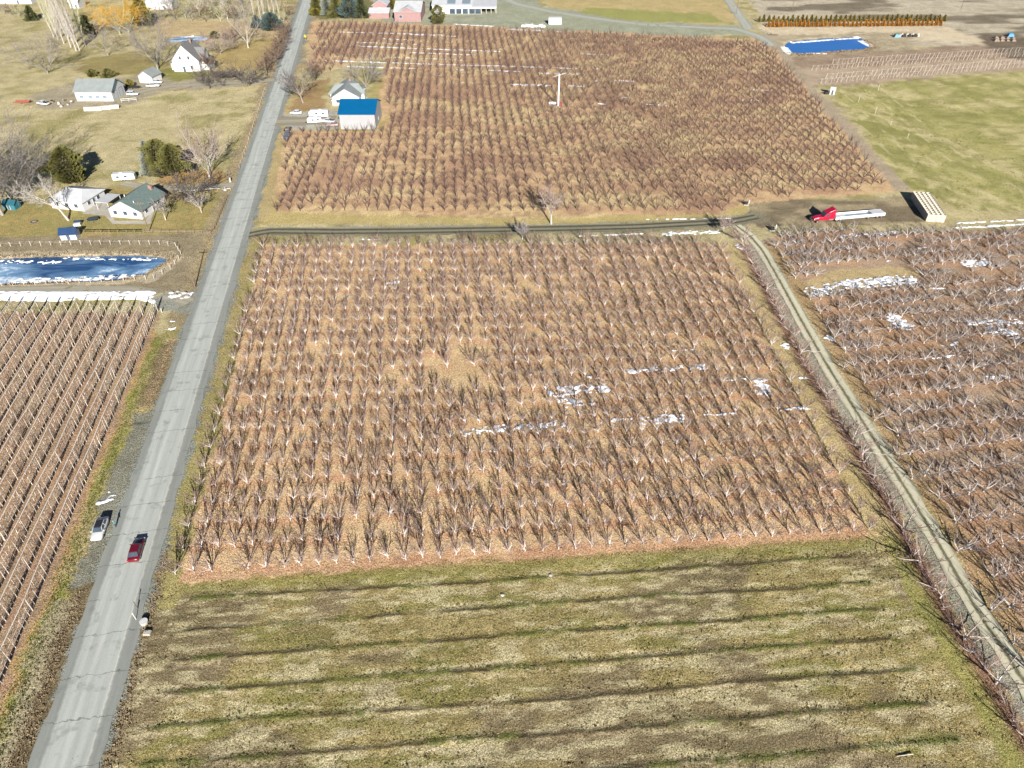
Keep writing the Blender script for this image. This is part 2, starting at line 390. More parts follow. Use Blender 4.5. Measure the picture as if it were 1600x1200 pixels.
# old tree lines across the field: low ridges with green weeds and bare soil
rut = np.zeros(X.shape)
for k in range(1, 10):
    wob = q_t + 4.8 * k + .5 + .3 * (fbm(q_s * 1.3, q_t * 1.3, 15, 2) - .5) + .6 * (vnoise(q_s * .05, k * 3.1 + 0 * q_s, 7) - .5) + .2 * (vnoise(q_s * .5, k * 7.7 + 0 * q_s, 8) - .5)
    w = np.exp(-(wob / .24) ** 2) * inf_ * (q_s > 3.5) * (q_s < 106)
    den = .25 + .75 * smooth(.2, .42, fbm(q_s * .13, q_t * 0 + k * 5.0, 151, 3))
    grn = smooth(.53, .62, fbm(q_s * .11, q_t * 0 + k * 9.0, 161, 2))
    paint(np.clip(w * den * (1 - grn) * 1.1, 0, 1), (.05, .04, .022), (.032, .026, .016))
    w2 = np.exp(-((wob - .15) / .6) ** 2) * inf_ * (q_s > 3.5) * (q_s < 107)
    paint(np.clip(w2 * grn * 1.2, 0, 1) * .8 * smooth(.3, .55, fine), (.055, .075, .016), (.085, .095, .022))
    w3 = np.exp(-((wob + .8) / .42) ** 2) * inf_ * den
    paint(w3 * .5 * smooth(.45, .6, fine), (.43, .36, .23), (.35, .29, .17))
    rut += w * den * .10 - .04 * np.exp(-((wob - .8) / .45) ** 2) * inf_ * den
Z += rut
Z += inf_ * .10 * (fbm(q_s * .8, q_t * 1.7, 171, 3) - .5)
drift = np.exp(-((q_t + 1.0) / 1.0) ** 2) * (q_s > -1.5) * (q_s < 110.5) * (.75 + .5 * (fine - .5))
paint(np.clip(drift * .8, 0, .65), (.33, .20, .12), (.25, .14, .085))
# strip between the orchard and the dirt track, litter under the shrubs along it
td = polyline_dist(wx, wy, TRACK[1:]); tx = np.interp(Y, [p[1] for p in TRACK[::-1]], [p[0] for p in TRACK[::-1]])
sgn = X - tx
tr_ok = (Y > 30) & (Y < 178)
paint(tr_ok * (sgn < -5.6) * (sgn > -10.5) * smooth(70, 78, Y) * .9, (.36, .285, .15), (.26, .205, .095))
paint(tr_ok * (sgn < -4.5) * (sgn > -9.0) * smooth(80, 72, Y) * .85, (.22, .20, .065), (.15, .15, .045))
paint(tr_ok * np.exp(-((sgn + 4.9) / 1.15) ** 2), (.22, .125, .08), (.15, .08, .055))
paint(tr_ok * (td < 3.6) * (sgn < 0) * .9, (.20, .20, .16), (.15, .15, .115))
paint(tr_ok * (sgn > 2.0) * (sgn < 5.5) * .85, (.31, .215, .11), (.21, .15, .08))
zone(YARD_R, (.16, .13, .085), (.105, .085, .055))
paint(inpoly(wx, wy, YARD_R) * smooth(.46, .6, fbm(X * .08, Y * .2, 619, 3)), (.27, .225, .14), (.19, .155, .095))
ld = polyline_dist(wx, wy, LANE[2:]); 
paint(np.exp(-((ld) / 3.6) ** 4), (.20, .185, .125), (.13, .12, .08))
# beside the road
d_, s_ = road_sd(wx, wy)
okr = Y > 20
def band(a, b, c1, c2, amt=1.0, s0=-60, s1=2000): paint(okr * (d_ > a) * (d_ < b) * (s_ > s0) * (s_ < s1) * amt, c1, c2)
TRF = [road_pt(-11.0, -25), road_pt(-11.0, 107), road_pt(-60, 115), road_pt(-75, 60), road_pt(-40, -25)]
band(-11.4, -4.2, (.29, .24, .12), (.20, .165, .08), 1, -40, 96)
vg_ = fbm(X * .35, Y * .2, 401, 4)
paint(okr * np.exp(-((d_ + 9.4) / 1.3) ** 2) * (s_ < 98) * smooth(.36, .58, vg_), (.165, .175, .028), (.11, .125, .025))
paint(okr * (d_ > -11) * (d_ < -5) * (s_ < 98) * smooth(.55, .68, vg_) * .7, (.30, .26, .13), (.22, .18, .09))
paint(okr * (d_ > -11.6) * (d_ < -10.2) * (s_ < 100) * .8, (.33, .215, .10), (.24, .15, .07))
band(-8.2, -4.6, (.125, .095, .055), (.075, .058, .035), .9, -40, 28)
band(-8.2, -4.6, (.14, .11, .06), (.085, .065, .038), .85, 72, 94)
band(-9.6, -6.8, (.27, .24, .155), (.19, .165, .10), .85, -40, 26)
band(-8.0, -4.2, (.17, .17, .135), (.115, .115, .09), .95, 28, 70)
band(3.9, 9.0, (.25, .215, .09), (.17, .15, .06), 1, 22, 150)
band(3.9, 6.2, (.21, .165, .10), (.13, .105, .065), .85, -40, 32)
band(4.2, 8.5, (.33, .265, .13), (.24, .19, .095), 1, 154, 290)
band(4.0, 7.0, (.27, .20, .12), (.19, .145, .09), .9, 290, 480)
band(-8.5, -4.2, (.25, .205, .12), (.16, .13, .08), .9, 100, 480)
for a, b in ((-4.7, 0), (0, 5.2)):
    band(a, b, (.185, .195, .17), (.13, .14, .12))
zone(px_poly((232, 470), (262, 455), (330, 455), (322, 492), (250, 482)), (.20, .21, .175), (.15, .15, .125))
zone(TRF, (.285, .19, .115), (.20, .13, .085))
paint(inpoly(wx, wy, TRF) * smooth(.46, .6, fbm(X * .5, Y * .2, 201, 3)) * .6, (.25, .19, .12), (.17, .12, .08))
zone(px_poly((440, 178), (530, 172), (532, 202), (450, 204)), (.30, .29, .24), (.22, .21, .18))
for P in (POND_A, POND_BR, POND_C): paint(inpoly(X, Y, P).astype(float), (.16, .14, .10), (.10, .09, .06))

m, nt, b = _nt('ground_soil_and_grass')
a1 = nt.nodes.new('ShaderNodeAttribute'); a1.attribute_name = 'tone_a'
a2 = nt.nodes.new('ShaderNodeAttribute'); a2.attribute_name = 'tone_b'
P_ = _pos(nt)
n1 = _noise(nt, .5, 4, .6, P_); n2 = _noise(nt, 2.6, 4, .65, P_, .6); n3 = _noise(nt, 5.5, 4, .7, P_)
n0 = _noise(nt, .11, 4, .6, P_, .5)
f = _map(nt, _math(nt, 'ADD', _math(nt, 'MULTIPLY', n0, .35), _math(nt, 'ADD', _math(nt, 'MULTIPLY', n1, .25), _math(nt, 'MULTIPLY', n2, .4))), .43, .57)
colr = _mix(nt, f, a1.outputs['Color'], a2.outputs['Color'])
sp = _map(nt, n3, .36, .64, .34, 1.80)
colr = _mix(nt, 1.0, colr, sp, 'MULTIPLY')
dk = _map(nt, _noise(nt, 3.0, 4, .65, P_, 1.0), .54, .64)
colr = _mix(nt, _math(nt, 'MULTIPLY', dk, .65), colr, (.07, .055, .03))
nt.links.new(colr, b.inputs['Base Color']); b.inputs['Roughness'].default_value = 1.0; b.inputs['Specular IOR Level'].default_value = .05
_bump(nt, b, _math(nt, 'ADD', n2, _math(nt, 'MULTIPLY', n3, .5)), .9, .16)
GROUND_M = m
C1 *= 1.2; C2 *= 1.2
idx = np.arange(nx_ * ny_).reshape(ny_, nx_)
Q = np.stack([idx[:-1, :-1], idx[:-1, 1:], idx[1:, 1:], idx[1:, :-1]], -1).reshape(-1, 4)
gm = np_mesh('ground', np.stack([X, Y, Z], -1).reshape(-1, 3), Q, None, [GROUND_M], True)
for nm, C in (('tone_a', C1), ('tone_b', C2)):
    at = gm.attributes.new(nm, 'FLOAT_COLOR', 'POINT'); d4 = np.ones((nx_ * ny_, 4), np.float32); d4[:, :3] = C.reshape(-1, 3)
    at.data.foreach_set('color', d4.ravel())
tag(link('ground', gm), 'farmland ground of dry grass, leaf litter and bare soil', None, None, 'structure')

# ------------------------------------------------------------------ roads: flat sheets with (across, along) coordinates in metres
def ribbon(name, pl, left, right, z, mat, label, step=1.2, wob=0.15, n=7):
    pts = []; L = [0.0]
    for a, b_ in zip(pl[:-1], pl[1:]): L.append(L[-1] + math.hypot(b_[0] - a[0], b_[1] - a[1]))
    ss = np.arange(0, L[-1], step)
    px = np.interp(ss, L, [p[0] for p in pl]); py = np.interp(ss, L, [p[1] for p in pl])
    for _ in range(3):
        px[1:-1] = (px[:-2] + 2 * px[1:-1] + px[2:]) / 4; py[1:-1] = (py[:-2] + 2 * py[1:-1] + py[2:]) / 4
    dx = np.gradient(px); dy = np.gradient(py); l = np.hypot(dx, dy); nx, ny = dy / l, -dx / l
    le = -left + wob * 2 * (vnoise(ss * .35, ss * 0, 3) - .5); ri = right + wob * 2 * (vnoise(ss * .35, ss * 0 + 9, 5) - .5)
    v = []; uv = []
    for i in range(len(ss)):
        for j in range(n):
            o = le[i] + (ri[i] - le[i]) * j / (n - 1)
            v.append((px[i] + nx[i] * o, py[i] + ny[i] * o, z)); uv.append((o, ss[i]))
    fa = np.array([(i * n + j, i * n + j + 1, (i + 1) * n + j + 1, (i + 1) * n + j) for i in range(len(ss) - 1) for j in range(n - 1)])
    me = np_mesh(name, np.array(v), fa, None, [mat]); ul = me.uv_layers.new(name='across_along')
    ul.data.foreach_set('uv', np.array(uv, np.float32)[fa.ravel()].ravel())
    return tag(link(name, me), label, None, None, 'structure')
def road_mat(name, c_mid, c_edge, bands, crack=False, edge=(2.5, 3.0), edge_fade=None):
    m, nt, b = _nt(name); u = nt.nodes.new('ShaderNodeUVMap').outputs[0]
    sx = nt.nodes.new('ShaderNodeSeparateXYZ'); nt.links.new(u, sx.inputs[0]); ac, al = sx.outputs[0], sx.outputs[1]
    P = _pos(nt); nb = _noise(nt, .9, 4, .6, P); nf = _noise(nt, 12, 3, .6, P)
    acw = _math(nt, 'ADD', ac, _math(nt, 'MULTIPLY', _math(nt, 'SUBTRACT', nb, .5), .7))
    c = _mix(nt, _map(nt, _math(nt, 'ABSOLUTE', acw), *edge), c_mid, c_edge)
    for pos, wid, cc, amt in bands:
        dd = _math(nt, 'ABSOLUTE', _math(nt, 'SUBTRACT', acw, pos))
        c = _mix(nt, _math(nt, 'MULTIPLY', _map(nt, dd, wid, wid * .4), amt), c, cc)
    st = nt.nodes.new('ShaderNodeMapping'); nt.links.new(u, st.inputs[0]); st.inputs['Scale'].default_value = (1.2, .06, 1)
    c = _mix(nt, 1.0, c, _map(nt, _noise(nt, 1.0, 4, .6, st.outputs[0]), .3, .7, .86, 1.12), 'MULTIPLY')
    c = _mix(nt, 1.0, c, _map(nt, nf, .25, .75, .82, 1.16), 'MULTIPLY')
    if crack:
        w = _math(nt, 'ADD', al, _math(nt, 'MULTIPLY', _math(nt, 'SUBTRACT', _noise(nt, .8, 4, .6, P), .5), 1.6))
        fr = _math(nt, 'ABSOLUTE', _math(nt, 'SUBTRACT', _math(nt, 'FRACT', _math(nt, 'DIVIDE', w, 6.3)), .5))
        on = _map(nt, _noise(nt, .13, 1, .5, P), .38, .44)
        k = _math(nt, 'MULTIPLY', _math(nt, 'MULTIPLY', _map(nt, fr, .013, .005), on), .6)
        c = _mix(nt, k, c, (.05, .055, .05))
        pt = _map(nt, _noise(nt, .35, 3, .6, P), .58, .68, 0, .45)
        c = _mix(nt, pt, c, (.14, .155, .145))
    nt.links.new(c, b.inputs['Base Color']); b.inputs['Roughness'].default_value = .9; b.inputs['Specular IOR Level'].default_value = .2
    _bump(nt, b, nf, .4, .03); return m
ROADM = road_mat('worn_asphalt', (.325, .345, .318), (.21, .222, .20), [(-1.9, .5, (.37, .385, .355), .6), (-.35, .5, (.385, .40, .37), .7), (1.5, .6, (.355, .37, .34), .5), (2.75, .14, (.46, .44, .37), .5)], True, (2.7, 3.1))
ribbon('road', [road_pt(0, -60), road_pt(0, 900)], 4.3, 4.5, .02, ROADM, 'pale grey cracked asphalt country road', 1.5, .3, 7)
LANEM = road_mat('muddy_lane', (.19, .18, .125), (.15, .135, .09), [(-1.15, .75, (.055, .05, .032), .9), (1.1, .75, (.055, .05, .032), .9), (-2.5, .4, (.28, .29, .23), .7)], False, (1.8, 2.3))
ribbon('farm_lane', LANE, 2.5, 2.5, .012, LANEM, 'wet dirt farm lane between two orchards', 1.0, .5, 7)
TRKM = road_mat('dirt_track', (.40, .38, .27), (.20, .20, .15), [(.05, .42, (.10, .098, .058), .95), (.95, .5, (.46, .44, .33), .8), (-.9, .5, (.46, .44, .33), .8)], False, (1.4, 1.75))
ribbon('dirt_track', TRACK, 1.75, 1.7, .016, TRKM, 'pale two-rut dirt track beside the orchard', 1.0, .35, 9)
GRVM = road_mat('gravel_drive', (.27, .25, .19), (.22, .20, .145), [(-.8, .5, (.32, .30, .24), .5), (.8, .5, (.32, .30, .24), .5)], False, (1.4, 2.0))
ribbon('driveway', [G(432, 124), G(400, 128), (G(340, 131)), G(270, 134), G(225, 142), G(190, 152)], 2.4, 2.4, .03, GRVM, 'gravel driveway from the road to the white shop', 1.5, .5, 5)
ribbon('driveway', [G(366, 289), G(330, 292), G(270, 294), G(225, 292), G(190, 286)], 2.3, 2.3, .03, GRVM, 'gravel driveway to the house with the green roof', 1.2, .4, 5)
ribbon('driveway', [G(432, 190), G(470, 189), G(525, 188)], 5.5, 5.0, .03, GRVM, 'gravel yard in front of the blue roofed barn', 1.5, .6, 5)
ribbon('driveway', [G(296, 472), G(262, 462), G(200, 453), G(100, 452), G(-60, 456)], 2.2, 2.2, .03, GRVM, 'dirt lane between the frozen pond and the trellis rows', 1.2, .5, 5)
FARM = road_mat('pale_gravel_road', (.31, .32, .27), (.26, .26, .21), [(-.9, .6, (.36, .37, .32), .5)], False, (1.8, 2.6))
ribbon('gravel_road', [G(770, -12), G(805, 6), G(860, 18), G(930, 29), G(1000, 38), G(1090, 43), G(1150, 45), G(1190, 58), G(1206, 72)], 3.6, 3.6, .03, FARM, 'pale gravel farm road behind the far orchard', 3, .8, 5)
ribbon('gravel_road', [G(1126, -30), G(1140, 2), G(1156, 26), G(1170, 46)], 3.2, 3.2, .045, FARM, 'pale gravel road joining the farm road by a utility pole', 3, .8, 5)

# ------------------------------------------------------------------ ponds
def pond(name, poly, z, mat, label):
    c = np.mean(np.array(poly), 0); P = [(p[0] + (p[0] - c[0]) * .04, p[1] + (p[1] - c[1]) * .04, z) for p in poly]
    mb = MB(); mb.face(P); return tag(mb.build(name, mat), label, None, None, 'structure')
def ice_mat(name, deep, pale, snow, lo, hi, scale, rough=.25, mid_y=None):
    m, nt, b = _nt(name); P = _pos(nt)
    mp = nt.nodes.new('ShaderNodeMapping'); nt.links.new(P, mp.inputs[0]); mp.inputs['Scale'].default_value = (.35, 1.0, 1)
    n = _noise(nt, scale, 4, .6, mp.outputs[0], .6); n2_ = _noise(nt, scale * 6, 3, .6, P)
    if mid_y:
        sy = nt.nodes.new('ShaderNodeSeparateXYZ'); nt.links.new(P, sy.inputs[0])
        n = _math(nt, 'ADD', n, _map(nt, sy.outputs[1], mid_y - 6, mid_y + 3, .11, -.10))      # open water along the far side, ice on the near side
    c = _mix(nt, _map(nt, n, lo, hi), deep, pale); c = _mix(nt, _map(nt, _math(nt, 'ADD', _math(nt, 'MULTIPLY', n, .7), _math(nt, 'MULTIPLY', n2_, .3)), hi - .03, hi + .06), c, snow)
    nt.links.new(c, b.inputs['Base Color']); b.inputs['Roughness'].default_value = rough; b.inputs['Specular IOR Level'].default_value = .5
    _bump(nt, b, n2_, .15, .03); return m
ICE_A = ice_mat('pond_ice', (.012, .055, .15), (.16, .29, .44), (.60, .66, .72), .38, .58, .16, .35, 163.5)
ICE_B = ice_mat('blue_pond_water', (.008, .10, .33), (.012, .12, .38), (.45, .58, .75), .35, .78, .3, .3)
pond('pond', POND_A, -.42, ICE_A, 'half frozen pond with dark blue water by the trellis rows')
pond('pond', POND_BR, -.35, ICE_B, 'bright blue pond with icy rim beyond the far orchard')
pond('pond', POND_C, -.3, ice_mat('small_pond_ice', (.06, .12, .2), (.25, .33, .42), (.6, .65, .7), .35, .5, .2, .4), 'small icy pond behind the white farmhouse')

# ------------------------------------------------------------------ snow that has not melted
SNOWM = M('old_snow', (.78, .80, .83), (.56, .58, .61), 1.6, .8, .05)
SV = []; SF = []
def snow(px0, py0, px1, py1, width, thr=.42, seed=0, z0=.03, st=.2):
    (x0, y0), (x1, y1) = G(px0, py0), G(px1, py1); L = math.hypot(x1 - x0, y1 - y0) + 1e-6
    ex, ey = ((x1 - x0) / L, (y1 - y0) / L) if L > .01 else (1.0, 0.0)
    u = np.arange(-width * .8, L + width * .8, st); w = np.arange(-width, width + st, st)
    U, W = np.meshgrid(u, w); ux = x0 + ex * U - ey * W; uy = y0 + ey * U + ex * W
    e = np.maximum(np.maximum(-U, U - L), 0); dist = np.hypot(e / .8, W) / width
    den = .5 + 1.75 * (fbm(ux * 1.1, uy * 1.7, 300 + seed, 4) - .5) + .17 * (1 - dist * 1.9)
    keep = (den > thr) & (dist < 1)
    B_ = np.maximum(relief(ux, uy), -.40); H = np.clip((den - thr) * .5, 0, .11) + z0 + B_
    base = len(SV); k = -np.ones(U.shape, int)
    cell = keep[:-1, :-1] & keep[1:, 1:] & (keep[1:, :-1] | keep[:-1, 1:])
    need = np.zeros(U.shape, bool); need[:-1, :-1] |= cell; need[1:, :-1] |= cell; need[:-1, 1:] |= cell; need[1:, 1:] |= cell
    ids = np.argwhere(need); k[need] = np.arange(len(ids)) + base
    edge = need & ~(keep & np.roll(keep, 1, 0) & np.roll(keep, -1, 0) & np.roll(keep, 1, 1) & np.roll(keep, -1, 1))
    H = np.where(edge, B_ - .06, H)
    SV.extend(zip(ux[need], uy[need], H[need]))
    for i, j in np.argwhere(cell): SF.append((k[i, j], k[i, j + 1], k[i + 1, j + 1], k[i + 1, j]))
for i, a in enumerate([
    (725, 676, 800, 668, 1.2, .39), (805, 668, 880, 662, 1.2, .40), (862, 612, 945, 606, 1.7, .34), (880, 620, 898, 632, 2.3, .30), (925, 632, 932, 630, .9, .42),
    (938, 659, 985, 655, .8, .44), (1005, 657, 1065, 653, 1.5, .36), (985, 580, 1100, 573, 1.2, .38), (1188, 596, 1192, 612, 1.9, .30), (1135, 594, 1165, 592, .6, .45),
    (1215, 640, 1262, 637, .8, .45), (606, 443, 622, 441, .9, .40), (600, 616, 608, 622, .7, .42), (768, 704, 775, 706, .8, .43), (1226, 540, 1232, 543, 1.3, .34),
    (1100, 648, 1150, 646, .6, .47), (1258, 590, 1262, 592, .6, .42), (800, 560, 820, 558, .5, .46), (920, 588, 935, 592, .7, .43), (1050, 548, 1085, 546, .45, .47), (640, 690, 660, 688, .5, .48),
    (905, 369, 1005, 365, .6, .42), (1035, 366, 1122, 362, 1.4, .40), (1010, 343, 1150, 341, .5, .40), (565, 374, 590, 375, .7, .42), (1152, 384, 1160, 388, 1.2, .36),
    (1268, 456, 1330, 443, 2.4, .32), (1340, 443, 1420, 436, 2.6, .26), (1280, 462, 1290, 458, 1.2, .42), (1396, 496, 1414, 508, 2.6, .28), (1385, 510, 1425, 508, .9, .42), (1512, 503, 1590, 504, 1.6, .34), (1550, 515, 1580, 522, 2.4, .30),
    (1510, 413, 1540, 409, 2.0, .30), (1428, 389, 1450, 387, .8, .41), (1315, 369, 1400, 363, 1.1, .40), (1575, 452, 1600, 450, 1.1, .42), (1470, 540, 1500, 536, .8, .46), (1385, 408, 1395, 406, .6, .44), (1455, 450, 1475, 452, .9, .44), (1290, 526, 1300, 533, 1.1, .4),
    (1440, 560, 1500, 556, .7, .47), (1540, 590, 1570, 588, .9, .45), (1400, 640, 1420, 638, .7, .46), (1250, 590, 1262, 596, .7, .45),
    (1495, 349, 1720, 337, .7, .30), (1495, 356, 1720, 345, .8, .32),
    (-60, 462, 100, 463, 2.6, .06), (60, 463, 232, 461, 2.3, .08), (218, 465, 240, 472, 1.0, .34), (152, 785, 176, 778, .95, .30), (166, 771, 172, 768, .6, .34), (262, 502, 270, 500, .7, .36), (260, 515, 272, 511, .7, .36), (268, 463, 296, 458, 1.3, .40),
    (0, 407, 90, 408, 1.2, .48), (100, 402, 240, 403, 1.0, .5), (20, 437, 150, 434, 1.5, .44), (120, 434, 220, 428, 1.3, .45)]): snow(*a, seed=i * 7)
for i, a in enumerate([(530, 50, 690, 54.5, .9), (640, 54, 720, 57, .8), (598, 60.5, 645, 62.5, .8), (555, 66, 590, 67, .7), (585, 67, 660, 70, .8), (548, 71.5, 640, 75.5, 1.1), (640, 75.5, 780, 80.5, 1.0), (640, 82, 742, 86, .9), (660, 91, 722, 94, .7), (602, 89, 650, 91, .7),
    (508, 94.5, 590, 97.5, 1.0), (590, 97.5, 700, 101, 1.2), (700, 101, 900, 107, 1.0), (540, 104, 650, 107, .9), (922, 107.5, 940, 108, .9), (765, 110, 815, 112.5, 1.2), (840, 114, 905, 116, 1.0), (712, 109, 732, 110, .7), (800, 131.5, 858, 134, 1.3), (890, 134, 912, 135, 1.1), (680, 117, 690, 118, .8), (720, 129, 740, 130, .8),
    (710, 38, 770, 41, 1.2), (795, 46, 845, 48, 1.6), (868, 49, 876, 50, .8), (910, 84, 950, 86, .8), (960, 126, 990, 127, .7), (930, 126, 936, 127, .8), (1160, 156, 1185, 157, .9), (1170, 140, 1205, 141, .6), (1010, 163, 1040, 165, .7), (970, 152, 985, 153, .7), (935, 162, 945, 163, .7)]): snow(*a[:4], a[4] * 1.25, thr=.33, seed=400 + i * 5, st=.4)
for a in ((1226, 74, 1232, 83, 2.5), (1238, 65.5, 1340, 58, 1.8), (1345, 63, 1362, 72, 2.2), (1230, 82, 1290, 84, 1.0), (290, 57, 300, 56, 1.5)): snow(*a, thr=.16, seed=77, st=.3)
if SV:
    so = np_mesh('snow', np.array(SV), np.array(SF), None, [SNOWM], True); tag(link('snow', so), 'patches of old white snow left between the rows', 'snow', None, 'stuff')

# ------------------------------------------------------------------ grass tufts: they throw the fine dark speckle of a low sun
def tuft_protos(n, seed, h, w):
    out = []
    for i in range(n):
        rg = random.Random(seed + i); mb = MB()
        for k in range(5):
            a = rg.random() * 6.28; b_ = rg.gauss(0, w * .3), rg.gauss(0, w * .3); l = h * rg.uniform(.6, 1.2); t = w * rg.uniform(.25, .5)
            ca, sa = math.cos(a), math.sin(a)
            mb.face([(b_[0] - sa * t, b_[1] + ca * t, -.05), (b_[0] + sa * t, b_[1] - ca * t, -.05), (b_[0] + ca * l * .5, b_[1] + sa * l * .5, l)], 0)
        out.append(mb.tris())
    return out
TUFT = tuft_protos(4, 31, .10, .30); RS = np.random.RandomState(8)
def tufts(name, label, pts, mat, smin, smax, pr=TUFT):
    pts = np.array(pts); z = relief(pts[:, 0], pts[:, 1])
    s = RS.uniform(smin, smax, len(pts)); r = RS.uniform(0, 6.28, len(pts)); i = RS.randint(0, len(pr), len(pts))
    o = link(name, scatter_mesh(name, pr, [(pts[k, 0], pts[k, 1], z[k], r[k], s[k], s[k] * RS.uniform(.7, 1.3), i[k]) for k in range(len(pts))], [mat]))
    return tag(o, label, 'grass', None, 'stuff')
def sample(poly, n, dens=None):
    P = np.array(poly); lo = P.min(0); hi = P.max(0); x = RS.uniform(lo[0], hi[0], n); y = RS.uniform(lo[1], hi[1], n)
    k = inpoly(x, y, poly)
    if dens is not None: k &= RS.uniform(0, 1, n) < dens(x, y)
    return np.stack([x[k], y[k]], -1)
DRYG = M('dry_grass_blades', (.30, .255, .13), (.20, .165, .08), .8, .95); GRNG = M('green_grass_blades', (.095, .098, .026), (.14, .13, .045), .9, .95); WEED = M('dead_weeds', (.15, .11, .07), (.23, .175, .105), .9, .95)
def fq(x, y): return (x - m0[0]) * mdir[0] + (y - m0[1]) * mdir[1], (x - m0[0]) * mnor[0] + (y - m0[1]) * mnor[1]
tufts('field_grass', 'dry stubble grass tufts on the mown field', sample(FIELD, 14000, lambda x, y: smooth(.35, .6, fbm(x * .2, y * .5, 501, 3))), DRYG, .6, 1.3)
def rutd(x, y):
    s, t = fq(x, y); k = np.round(-(t + .5) / 4.8); w = t + 4.8 * k + .5 + .6 * (vnoise(s * .05, k * 3.1, 7) - .5)
    return np.exp(-(w / .3) ** 2) * smooth(.46, .6, fbm(s * .12, k * 9.0, 161, 2)) * (k > 0) * (s > 3) * (s < 107)
tufts('rut_weeds', 'dark green weeds along the old tree lines of the field', sample(FIELD, 120000, rutd)[:7000], GRNG, .6, 1.2)
tufts('field_green', 'green grass tufts on the mown field', sample(FIELD, 9000, lambda x, y: smooth(.5, .62, fbm(x * .1, y * .2, 521, 3)) + .3 * smooth(-6, -2, fq(x, y)[1])), GRNG, .6, 1.2)
tufts('orchard_grass', 'dry grass tufts between the orchard trees', sample(MAINF, 13000), DRYG, .6, 1.2)
tufts('verge_weeds', 'dead brown weeds in the ditch beside the road', np.concatenate([
    [road_pt(RS.normal(-6.4, .8), RS.uniform(-30, 27)) for _ in range(1500)], [road_pt(RS.normal(-6.2, .7), RS.uniform(71, 95)) for _ in range(700)],
    [road_pt(RS.normal(5.6, .5), RS.uniform(-20, 34)) for _ in range(600)], [road_pt(RS.normal(5.8, .6), RS.uniform(60, 150)) for _ in range(500)], [road_pt(RS.normal(-6.2, .8), RS.uniform(110, 330)) for _ in range(1300)]]), WEED, .8, 1.7)
tufts('verge_grass', 'green grass along the edge of the trellis block', [road_pt(RS.normal(-9.3, .8), RS.uniform(-20, 96)) for _ in range(3500)], GRNG, .6, 1.3)
tufts('pasture_grass', 'rough dry grass tufts on the pasture', sample(px_poly((-60, 126), (-60, 330), (60, 300), (330, 292), (385, 250), (420, 135), (250, 140)), 16000, lambda x, y: smooth(.42, .6, fbm(x * .15, y * .15, 541, 3))), DRYG, .8, 1.6)
tufts('reeds', 'pale dead reeds round the frozen pond', np.concatenate([np.array([(POND_A[i][0] * (1 - t) + POND_A[(i + 1) % 13][0] * t + RS.normal(0, .7), POND_A[i][1] * (1 - t) + POND_A[(i + 1) % 13][1] * t + RS.normal(.3, .8)) for i in list(range(0, 9)) + [10, 11] for t in RS.uniform(0, 1, 130)])]), M('pale_reed', (.24, .19, .12), (.15, .12, .08), .8, .95), 1.2, 3.0)
tufts('pond_brush', 'brown brush round the bright blue pond', np.array([(POND_B[i][0] * (1 - t) + POND_B[(i + 1) % 10][0] * t + RS.normal(0, 1.5), POND_B[i][1] * (1 - t) + POND_B[(i + 1) % 10][1] * t - abs(RS.normal(1.0, 2.0))) for i in (6, 7, 8, 4, 5) for t in RS.uniform(0, 1, 130)]), WEED, 1.5, 4.0)
tufts('meadow_grass', 'grass tufts on the green field by the fruit bins', sample(GREEN_R, 9000, lambda x, y: smooth(.42, .6, fbm(x * .15, y * .1, 551, 3))), GRNG, .9, 2.0)
# ------------------------------------------------------------------ bare trees
def rot_about(v, ax, a): return Matrix.Rotation(a, 3, ax) @ v
def branch(mb, rg, p, d, L, r, depth, o, mi):
    "one limb and, recursively, what grows from it"
    n = o['seg'][min(depth, len(o['seg']) - 1)]; sides = o['sides'][min(depth, len(o['sides']) - 1)]
    pts = [p.copy()]; rad = [r]; dirs = [d.copy()]
    q = p.copy(); dd = d.copy()
    for i in range(n):
        dd = (dd + Vector((rg.gauss(0, 1), rg.gauss(0, 1), rg.gauss(0, .7))) * o['wig'] + Vector((0, 0, o['up'][min(depth, len(o['up']) - 1)]))).normalized()
        q = q + dd * (L / n); pts.append(q.copy()); dirs.append(dd.copy()); rad.append(r * (1 - (1 - o['tip']) * (i + 1) / n))
    last = depth >= o['depth']
    mb.tube(pts, rad, sides, mi if depth < o['pale'] else mi + 1, point=last)
    if last: return
    k = o['kids'][depth]
    for i in range(k):
        t = o['from'] + (1 - o['from']) * (i + rg.random() * .8) / k if i < k - 1 else 1.0
        f = t * n; j = min(int(f), n - 1); w = f - j
        bp = pts[j].lerp(pts[j + 1], w); bd = dirs[j + 1]
        ax = bd.cross(Vector((rg.gauss(0, 1), rg.gauss(0, 1), rg.gauss(0, 1)))).normalized()
        nd = rot_about(bd, ax, R(o['ang'][depth]) * rg.uniform(.6, 1.3) * (1 if i < k - 1 else .4))
        branch(mb, rg, bp, nd, L * o['len'][depth] * rg.uniform(.7, 1.2) * (1 - .35 * t), max(rad[j] * o['thin'], o['rmin']), depth + 1, o, mi)
